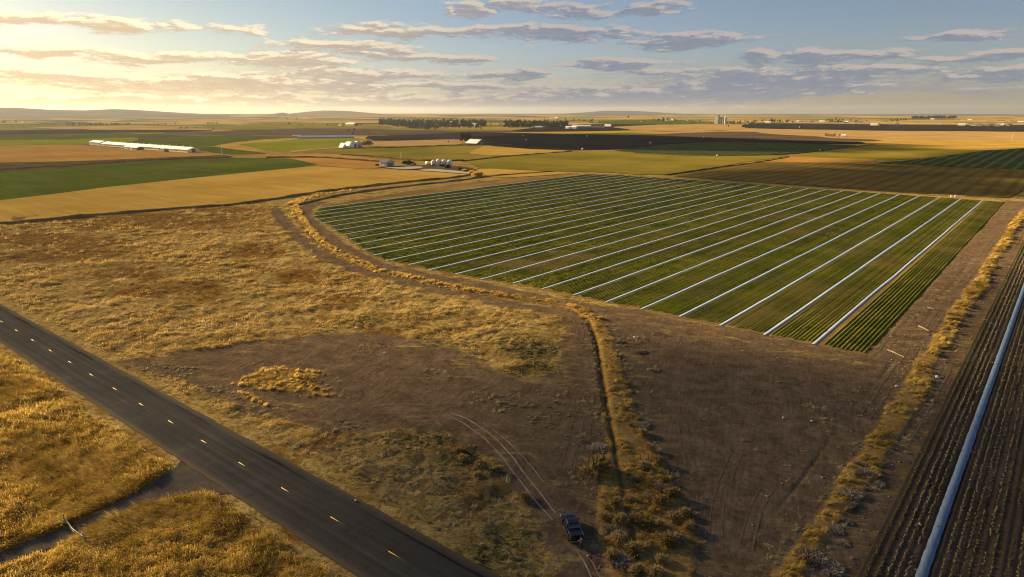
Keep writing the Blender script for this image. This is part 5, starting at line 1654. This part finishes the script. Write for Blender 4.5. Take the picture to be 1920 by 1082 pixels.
k = 0
for base, offs in ((resample(OUTPATH, 1.2), (-1.9, -0.3, 1.3)), (resample(INPATH, 1.2), (-3.2, -1.4, 0.4, 2.2)), (np.column_stack([np.full(300, -23.0), np.linspace(70, 500, 300)]), (-0.9, 0.9)), (np.column_stack([np.full(300, -28.6), np.linspace(110, 500, 300)]), (-0.8, 0.8)), (np.column_stack([np.full(300, -15.4), np.linspace(60, 500, 300)]), (-0.6, 1.0))):
    for d in offs:
        L = offset(base, d); sl = np.arange(len(L)) * 1.2
        L = L + np.stack([fbm(sl, sl * 0 + k, 18.0, 2) - 0.5] * 2, 1) * 1.2
        # ruts fade in and out: keep only the stretches the tyres bit
        on = fbm(sl, sl * 0 + 40 + k, 25.0, 3) > 0.44
        i = 0
        while i < len(L):
            if not on[i]:
                i += 1; continue
            j = i
            while j < len(L) and on[j]: j += 1
            if j - i > 8:
                ribbon('wheel_rut', L[i:j], 0.16 + 0.12 * random.random(), 0.035, ts, jag=0.15, seed=60 + k)
            i = j
        k += 1
for px in ([(1215, 700), (1290, 640), (1420, 650), (1560, 690), (1630, 705)], [(1230, 780), (1290, 700), (1400, 672), (1540, 705), (1615, 722)], [(1330, 1080), (1330, 920), (1400, 780), (1540, 720), (1640, 690)], [(1345, 1082), (1350, 930), (1420, 795), (1550, 735), (1650, 700)],
           [(1300, 900), (1280, 780), (1300, 690), (1400, 655)], [(1390, 1060), (1430, 930), (1530, 800), (1620, 715)], [(250, 690), (400, 680), (560, 660), (720, 650), (860, 690)], [(300, 700), (450, 700), (620, 690), (760, 700), (900, 750), (980, 830), (1040, 900)], [(640, 770), (760, 755), (860, 770), (940, 815), (1000, 880), (1050, 950)],
           [(1075, 640), (1085, 720), (1080, 800), (1060, 880)], [(1092, 640), (1102, 720), (1100, 800), (1085, 880), (1075, 940)], [(700, 700), (820, 720), (920, 770)]):
    for d in (-0.8, 0.8):
        L = offset(resample(ats(px), 0.9), d); sl = np.arange(len(L)) * 0.9
        on = fbm(sl, sl * 0 + 90 + k, 12.0, 3) > 0.46
        i = 0
        while i < len(L):
            if not on[i]:
                i += 1; continue
            j = i
            while j < len(L) and on[j]: j += 1
            if j - i > 6:
                ribbon('wheel_rut', L[i:j], 0.10 + 0.10 * random.random(), 0.03, ts, jag=0.12, seed=60 + k)
            i = j
        k += 1

# ------------------------------------------------------------------ pickup truck
def build_truck():
    fx, fy = at(1062, 973); rx, ry = at(1083, 1024)
    ang = math.atan2(fy - ry, fx - rx) - math.pi / 2
    cx, cy = (fx + rx) / 2, (fy + ry) / 2
    z = float(height(np.array([cx]), np.array([cy]))[0])
    t = empty('pickup_truck', (cx, cy, z + 0.02), ang)
    tag(t, 'dark blue crew-cab pickup truck with covered bed on the dirt lot', 'pickup truck')
    paint = plain('navy_paint', (0.005, 0.007, 0.012), 0.22, 0.3, 0.6, 0.05)
    black = plain('black_trim', (0.012, 0.012, 0.013), 0.5, 0, 0.4)
    rubber = plain('rubber', (0.02, 0.02, 0.02), 0.9)
    chrome = plain('chrome', (0.30, 0.30, 0.31), 0.25, 1.0)
    red = plain('red_lens', (0.45, 0.02, 0.015), 0.25)
    lens = plain('clear_lens', (0.7, 0.7, 0.68), 0.15)
    cover = plain('bed_cover_vinyl', (0.006, 0.009, 0.015), 0.45)

    def sec(y, w, z0, z1, r=0.10):
        return [(-w + r * .4, y, z0), (w - r * .4, y, z0), (w, y, z0 + r), (w, y, z1 - r * 1.6), (w - r * .35, y, z1 - r * .4), (w - r * 1.2, y, z1), (-w + r * 1.2, y, z1), (-w + r * .35, y, z1 - r * .4), (-w, y, z1 - r * 1.6), (-w, y, z0 + r)]
    b = MB()
    b.loft([sec(2.86, .78, .50, .98), sec(2.78, .92, .42, 1.08), sec(2.3, .985, .38, 1.16), sec(1.5, 1.0, .38, 1.20), sec(1.05, 1.0, .38, 1.22), sec(0.2, 1.0, .38, 1.22), sec(-1.05, 1.0, .38, 1.24), sec(-1.2, 1.0, .38, 1.30), sec(-2.4, .995, .42, 1.31), sec(-2.84, .97, .48, 1.31)])
    b.build('body', paint, t)
    # cab: belt line to roof
    def ring(y0, y1, w0, w1, z):
        return [(-w0, y0, z), (-w0 + .12, y0 + .05, z), (w0 - .12, y0 + .05, z), (w0, y0, z), (w1, y1, z), (w1 - .12, y1 - .05, z), (-w1 + .12, y1 - .05, z), (-w1, y1, z)]
    MB().loft([ring(1.12, -1.10, .93, .95, 1.20), ring(0.98, -1.06, .91, .92, 1.32), ring(0.42, -0.88, .80, .80, 1.82), ring(0.22, -0.74, .70, .70, 1.90), ring(-0.05, -0.5, .35, .35, 1.92)]).build('cab', paint, t)
    MB().add([(-.80, 1.115, 1.27), (.80, 1.115, 1.27), (.70, .50, 1.80), (-.70, .50, 1.80)], [(0, 1, 2, 3)]).build('windshield', glass, t)
    MB().add([(-.82, -1.135, 1.30), (.82, -1.135, 1.30), (.68, -.925, 1.78), (-.68, -.925, 1.78)], [(1, 0, 3, 2)]).build('rear_window', glass, t)
    for s in (-1, 1):
        MB().add([(s * .945, .80, 1.30), (s * .955, .02, 1.30), (s * .835, .02, 1.76), (s * .835, .36, 1.76)], [(0, 1, 2, 3)]).build('side_window', glass, t)
        MB().add([(s * .955, -.06, 1.30), (s * .962, -.98, 1.30), (s * .84, -.80, 1.76), (s * .84, -.06, 1.76)], [(0, 1, 2, 3)]).build('side_window', glass, t)
        for y0, y1 in ((0.98, 0.02), (-0.02, -1.02)):
            d = MB().box(min(s * 1.0, s * 1.012), max(s * 1.0, s * 1.012), y1 + .03, y0 - .03, .50, 1.12).build('door', paint, t)
            MB().box(min(s * 1.012, s * 1.04), max(s * 1.012, s * 1.04), y1 + .08, y1 + .28, .98, 1.03).build('handle', chrome, d)
        MB().box(min(s * .96, s * 1.14), max(s * .96, s * 1.14), -1.15, 1.25, .36, .42).build('running_board', chrome, t)
        m_ = MB().box(min(s * .98, s * 1.24), max(s * .98, s * 1.24), .72, .90, 1.28, 1.50, .03).build('mirror', black, t)
        MB().box(min(s * .60, s * .93), max(s * .60, s * .93), 2.72, 2.875, .82, 1.0, .03).build('headlight', lens, t)
        MB().box(min(s * .80, s * .985), max(s * .80, s * .985), -2.875, -2.70, .80, 1.26, .03).build('taillight', red, t)
        MB().tube([(s * .90, -1.16, 1.325), (s * .90, -2.78, 1.335)], .03, 6).build('bed_rail', chrome, t)
        for y in (1.78, -1.92):
            arch = [(y + .52 * math.cos(a), .42 + .52 * math.sin(a)) for a in np.linspace(0, math.pi, 12)] + [(y + .44 * math.cos(a), .42 + .44 * math.sin(a)) for a in np.linspace(math.pi, 0, 12)]
            MB().prism(arch, min(s * .99, s * 1.035), max(s * .99, s * 1.035), 'x').build('wheel_arch', black, t)
            w = empty('wheel', (s * .90, y, .40)); w.parent = t
            MB().prism([(.40 * math.cos(a), .40 * math.sin(a)) for a in np.linspace(0, 2 * math.pi, 24, endpoint=False)], -.14, .14, 'x').build('tyre', rubber, w)
            MB().prism([(.25 * math.cos(a), .25 * math.sin(a)) for a in np.linspace(0, 2 * math.pi, 16, endpoint=False)], -.155, .155, 'x').build('rim', chrome, w)
    MB().box(-.88, .88, -2.72, -1.22, 1.312, 1.345, .012).build('bed_cover', cover, t)
    g = MB().box(-.78, .78, -2.885, -2.845, .72, 1.29).build('tailgate', paint, t)
    MB().box(-.14, .14, -2.90, -2.885, 1.08, 1.16).build('handle', black, g)
    MB().box(-.96, .96, -3.02, -2.82, .48, .66, .04).build('rear_bumper', chrome, t)
    MB().box(-.94, .94, 2.80, 3.0, .44, .66, .05).build('front_bumper', chrome, t)
    gr = MB()
    for k in range(4): gr.box(-.56, .56, 2.84, 2.885, .74 + k * .065, .775 + k * .065)
    gr.build('grille', black, t)
    MB().box(-.5, .5, 1.3, 2.2, 1.185, 1.222, .012).build('hood_scoop', paint, t)
    return cx, cy, ang, z


TX, TY, TANG, TZ = build_truck()


# ------------------------------------------------------------------ person behind the tailgate
def skin_mesh(name, verts, edges, radii, mat, parent, sub=2, root=0):
    me = bpy.data.meshes.new(name)
    me.from_pydata(verts, edges, [])
    o = link(name, me, mat, parent)
    o.modifiers.new('skin', 'SKIN').use_smooth_shade = True
    sv = me.skin_vertices[0] if me.skin_vertices else None
    if sv is None:
        bpy.context.view_layer.update()
        sv = me.skin_vertices[0]
    for k, r in enumerate(radii):
        sv.data[k].radius = (r, r) if not isinstance(r, tuple) else r
    sv.data[root].use_root = True
    s = o.modifiers.new('sub', 'SUBSURF'); s.levels = sub; s.render_levels = sub
    return o


def build_person():
    X, Y = at(1089, 1030)
    z = float(height(np.array([X]), np.array([Y]))[0])
    p = empty('person', (X, Y, z), TANG + 0.15)
    tag(p, 'person in blue shirt and dark trousers standing behind the pickup tailgate', 'person')
    skin_c = plain('skin', (0.42, 0.26, 0.18), 0.6)
    shirt = plain('blue_shirt', (0.10, 0.16, 0.26), 0.9)
    jeans = plain('dark_denim', (0.022, 0.028, 0.045), 0.95)
    hairc = plain('dark_hair', (0.02, 0.014, 0.01), 0.7)
    boot = plain('boot_leather', (0.07, 0.04, 0.02), 0.7)
    V = [(0, 0, .96), (0, .0, 1.15), (0, .01, 1.38), (0, .0, 1.50), (0, .02, 1.60), (0, .035, 1.70), (0, .03, 1.76)]
    Eg = [(0, 1), (1, 2), (2, 3), (3, 4), (4, 5), (5, 6)]
    Rd = [(.16, .11), (.145, .10), (.17, .11), .06, .072, (.082, .10), .05]
    for s in (-1, 1):
        b = len(V)
        V += [(s * .10, 0, .88), (s * .115, .02, .50), (s * .12, -.01, .10), (s * .13, .13, .04)]
        Eg += [(0, b), (b, b + 1), (b + 1, b + 2), (b + 2, b + 3)]
        Rd += [.088, .062, .045, .04]
        b = len(V)
        V += [(s * .19, 0, 1.43), (s * .25, .02, 1.16), (s * .22, .24, 1.06), (s * .21, .31, 1.05)]
        Eg += [(2, b), (b, b + 1), (b + 1, b + 2), (b + 2, b + 3)]
        Rd += [.055, .045, .034, (.042, .022)]
        for k, (dx, L) in enumerate(((-.03, .085), (-.01, .10), (.01, .095), (.03, .075))):
            f = len(V)
            V += [(s * .21 + dx, .36, 1.05), (s * .21 + dx * 1.1, .36 + L * .5, 1.035), (s * .21 + dx * 1.1, .36 + L * .85, 1.00)]
            Eg += [(b + 3, f), (f, f + 1), (f + 1, f + 2)]
            Rd += [.010, .009, .008]
        f = len(V)
        V += [(s * .21 - s * .045, .33, 1.04), (s * .21 - s * .06, .375, 1.025)]
        Eg += [(b + 3, f), (f, f + 1)]; Rd += [.011, .009]
    n = len(V); V += [(0, .13, 1.665)]; Eg += [(5, n)]; Rd += [.012]           # nose
    for s in (-1, 1):
        n = len(V); V += [(s * .085, .02, 1.68)]; Eg += [(5, n)]; Rd += [.014]   # ears
    skin_mesh('body', V, Eg, Rd, skin_c, p, 2, 0)
    # shirt over torso and arms
    SV = [(0, 0, .98), (0, 0, 1.15), (0, .01, 1.38), (0, 0, 1.48)]; SE = [(0, 1), (1, 2), (2, 3)]; SR = [(.175, .13), (.165, .12), (.19, .13), .075]
    for s in (-1, 1):
        b = len(SV); SV += [(s * .20, 0, 1.425), (s * .255, .02, 1.16), (s * .225, .20, 1.075)]; SE += [(2, b), (b, b + 1), (b + 1, b + 2)]; SR += [.072, .062, .05]
    skin_mesh('shirt', SV, SE, SR, shirt, p, 2, 0)
    TV = [(0, 0, 1.0), (0, 0, .93)]; TE = [(0, 1)]; TR = [(.17, .125), (.175, .13)]
    for s in (-1, 1):
        b = len(TV); TV += [(s * .10, 0, .85), (s * .115, .02, .50), (s * .12, -.01, .09)]; TE += [(1, b), (b, b + 1), (b + 1, b + 2)]; TR += [.105, .08, .068]
        skin_mesh('boot', [(s * .12, -.05, .06), (s * .125, .08, .05), (s * .13, .17, .04)], [(0, 1), (1, 2)], [.055, .052, .042], boot, p, 1)
    skin_mesh('trousers', TV, TE, TR, jeans, p, 2, 0)
    skin_mesh('hair', [(0, -.035, 1.66), (0, -.01, 1.745), (0, .05, 1.785)], [(0, 1), (1, 2)], [.085, .098, .06], hairc, p, 2)
    for s in (-1, 1):
        MB().lathe([(.002, -.012), (.012, 0), (.002, .012)], 8).build('eye', plain('eye_%d' % s, (.05, .04, .03), .2), p).location = (s * .032, .118, 1.69)
    MB().box(-.028, .028, .112, .122, 1.615, 1.624).build('mouth', plain('lips', (.3, .12, .1), .5), p)


build_person()

# ------------------------------------------------------------------ small things near the road
galv = plain('galvanised_pipe', (0.26, 0.31, 0.32), 0.4, 0.4)
g = empty('pipe_gate', (-96.6, 25.3, 0.0))
for k, x in enumerate((-3.5, 3.5)):
    MB().tube([(x, 0, -0.3), (x * 1.01, 0.0, 0.9), (x * 0.985, 0.03, 1.45), (x * .95, .05, 1.62)], 0.085, 10).build('post', galv, g, True)
sag = [(-3.4 + 6.8 * t, 0.05 * math.sin(t * 9), 0.95 - 0.28 * math.sin(t * math.pi) + 0.03 * math.sin(t * 13)) for t in np.linspace(0, 1, 14)]
rail_m = plain('green_rail', (0.07, 0.10, 0.09), 0.6)
MB().tube(sag, 0.065, 8).build('top_rail', rail_m, g, True)
MB().tube([(x, y, z - 0.36) for x, y, z in sag], 0.055, 8).build('lower_rail', rail_m, g, True)
for t in (3, 7, 10):
    x, y, z = sag[t]; MB().tube([(x, y, z), (x, y, z - 0.36)], 0.05, 6).build('brace', rail_m, g)
tag(g, 'bent galvanised pipe gate across the narrow dirt lane', 'gate')
e = empty('marker_post', (*at(460, 962), 0.0))
MB().lathe([(0.07, -0.2), (0.07, 1.15), (0.02, 1.2)], 10).build('post', white_wall, e)
MB().lathe([(0.075, 0.9), (0.075, 1.05)], 10).build('reflector', plain('reflector', (0.6, 0.5, 0.3), 0.3), e)
tag(e, 'white roadside marker post at the grassy edge of the highway', 'post')
rock = bpy.data.meshes.new('rock')
import bmesh
def rock_mesh(name, r, seed, mat):
    bm = bmesh.new(); bmesh.ops.create_icosphere(bm, subdivisions=2, radius=r)
    rs = random.Random(seed)
    for v in bm.verts: v.co *= rs.uniform(0.78, 1.15); v.co.z = v.co.z * 0.7
    me = bpy.data.meshes.new(name); bm.to_mesh(me); bm.free(); me.materials.append(mat); return me
stone = plain('pale_stone', (0.55, 0.52, 0.47), 0.9)
o = link('rock', rock_mesh('rock', 0.20, 3, stone)); X, Y = at(667, 941); o.location = (X, Y, 0.26)
tag(o, 'small pale stone lying on the far lane of the highway', 'rock')
for k, (x, y, r, lab) in enumerate([(1758, 708, .5, 'rounded straw-coloured boulder right of the golden strip'), (1682, 725, .4, 'rounded boulder at the left edge of the golden strip'), (1469, 784, .3, 'single stone on the bare triangle of soil'), (1522, 790, .25, 'small stone right of the single one on the bare soil'), (1190, 632, .35, 'stone on the ditch bank near the track bend')]):
    o = link('boulder', rock_mesh('boulder', r, 30 + k, stone)); X, Y = at(x, y); o.location = (X, Y, float(height(np.array([X]), np.array([Y]))[0]) + r * .25)
    tag(o, lab, 'stone')
for k, (a, b, lab) in enumerate([((1664, 657), (1695, 670), 'long pale log lying across the small trench'), ((1722, 612), (1742, 621), 'short pale log beside the dirt road'), ((1797, 648), (1816, 652), 'broken branch right of the golden strip'), ((1738, 577), (1752, 581), 'stick lying by the trench beside the crop field')]):
    A, B = at(*a), at(*b); h0 = float(height(np.array([A[0]]), np.array([A[1]]))[0]); 
    zz = max(0.0, h0) + 0.14
    pts = [(A[0] + (B[0] - A[0]) * t, A[1] + (B[1] - A[1]) * t, zz + 0.05 * math.sin(t * 5)) for t in np.linspace(0, 1, 6)]
    o = MB().tube(pts, [0.17, 0.16, 0.15, 0.14, 0.12, 0.09], 8).build('log', MAT['brush'])
    tag(o, lab, 'log')

# ------------------------------------------------------------------ evening haze over the plain
def build_haze():
    m, N, out = material('haze')
    v = N.node('ShaderNodeVolumePrincipled', {'Density': 0.00002, 'Anisotropy': 0.35})
    N.put(v.inputs['Color'], (0.74, 0.84, 1.0))
    N.l.new(v.outputs[0], out.inputs['Volume'])
    s = 17000.0
    o = MB().box(-s, s, -s, s, -4.0, 150.0).build('haze', m)
    tag(o, 'thin evening haze lying over the whole plain', 'haze', kind='stuff')


build_haze()


# ------------------------------------------------------------------ unseen clouds added up-sun to shade the farm
CLOUD_Z = 720.0


def build_shade_cloud(shadow_px, label, thick=60.0, pts=None):
    """A thick, lumpy cloud added out of view, outlined to shade the given ground."""
    G = ats(shadow_px) if pts is None else np.array(pts, float)
    off = sdir[:2] / sdir[2] * CLOUD_Z
    P = G + off
    x0, y0 = P.min(0) - 60; x1, y1 = P.max(0) + 60
    st = max(14.0, max(x1 - x0, y1 - y0) / 90.0)
    xs = np.arange(x0, x1 + st, st); ys = np.arange(y0, y1 + st, st)
    XX, YY = np.meshgrid(xs, ys)
    sd = sd_poly(XX.ravel(), YY.ravel(), P).reshape(XX.shape)
    sd = sd + (fbm(XX, YY, 90.0, 4) - 0.5) * 70.0
    T = np.sqrt(np.clip(sd / 60.0, 0, 1))
    top = CLOUD_Z + T * thick * (0.5 + 1.0 * fbm(XX, YY, 70.0, 4)); bot = CLOUD_Z - T * thick * 0.35 * (0.5 + fbm(XX + 99, YY, 50.0, 3))
    nx, ny = len(xs), len(ys); n = nx * ny
    V = np.vstack([np.stack([XX, YY, top], -1).reshape(-1, 3), np.stack([XX, YY, bot], -1).reshape(-1, 3)])
    i = (np.arange(ny - 1)[:, None] * nx + np.arange(nx - 1)[None, :])
    q = np.stack([i, i + 1, i + nx + 1, i + nx], -1).reshape(-1, 4)
    keep = (sd.ravel()[q] > 0).any(1)
    q = q[keep]
    me = np_mesh('cloud', V, np.vstack([q, q[:, ::-1] + n]), True)
    m = bpy.data.materials.get('shade_cloud_vapour')
    if m is None:
        m, N, out = material('shade_cloud_vapour')
        d = N.node('ShaderNodeBsdfDiffuse', {'Color': (0.85, 0.85, 0.86, 1)}); t = N.node('ShaderNodeBsdfTranslucent', {'Color': (0.85, 0.85, 0.86, 1)})
        a = N.node('ShaderNodeMixShader', {0: 0.5}); N.l.new(d.outputs[0], a.inputs[1]); N.l.new(t.outputs[0], a.inputs[2])
        tr = N.node('ShaderNodeBsdfTransparent'); b = N.node('ShaderNodeMixShader', {0: 0.45})
        N.l.new(a.outputs[0], b.inputs[1]); N.l.new(tr.outputs[0], b.inputs[2]); N.l.new(b.outputs[0], out.inputs[0])
    tag(link('cloud', me, m), label, 'cloud', kind='structure')


build_shade_cloud([(330, 1130), (430, 930), (540, 830), (700, 775), (860, 715), (1050, 655), (1200, 610), (1400, 660), (1560, 712), (1650, 735), (1730, 700), (1820, 650), (1920, 560), (2200, 520), (2500, 800), (2400, 1400), (400, 1400)], 'unseen cloud added to shade the dirt lot')
build_shade_cloud([(1600, 308), (1720, 297), (1850, 283), (2050, 276), (2200, 280), (2150, 320), (1880, 334), (1760, 330)], 'unseen cloud added to shade the right fields')
build_shade_cloud([(900, 258), (1000, 251), (1200, 254), (1420, 262), (1600, 268), (1560, 277), (1400, 282), (1200, 280), (1060, 281), (930, 272)], 'unseen cloud added to shade the ploughed field')
build_shade_cloud([(1280, 340), (1400, 322), (1560, 318), (1700, 330), (1800, 345), (1760, 362), (1500, 350)], 'small unseen cloud added to shade the umber field')
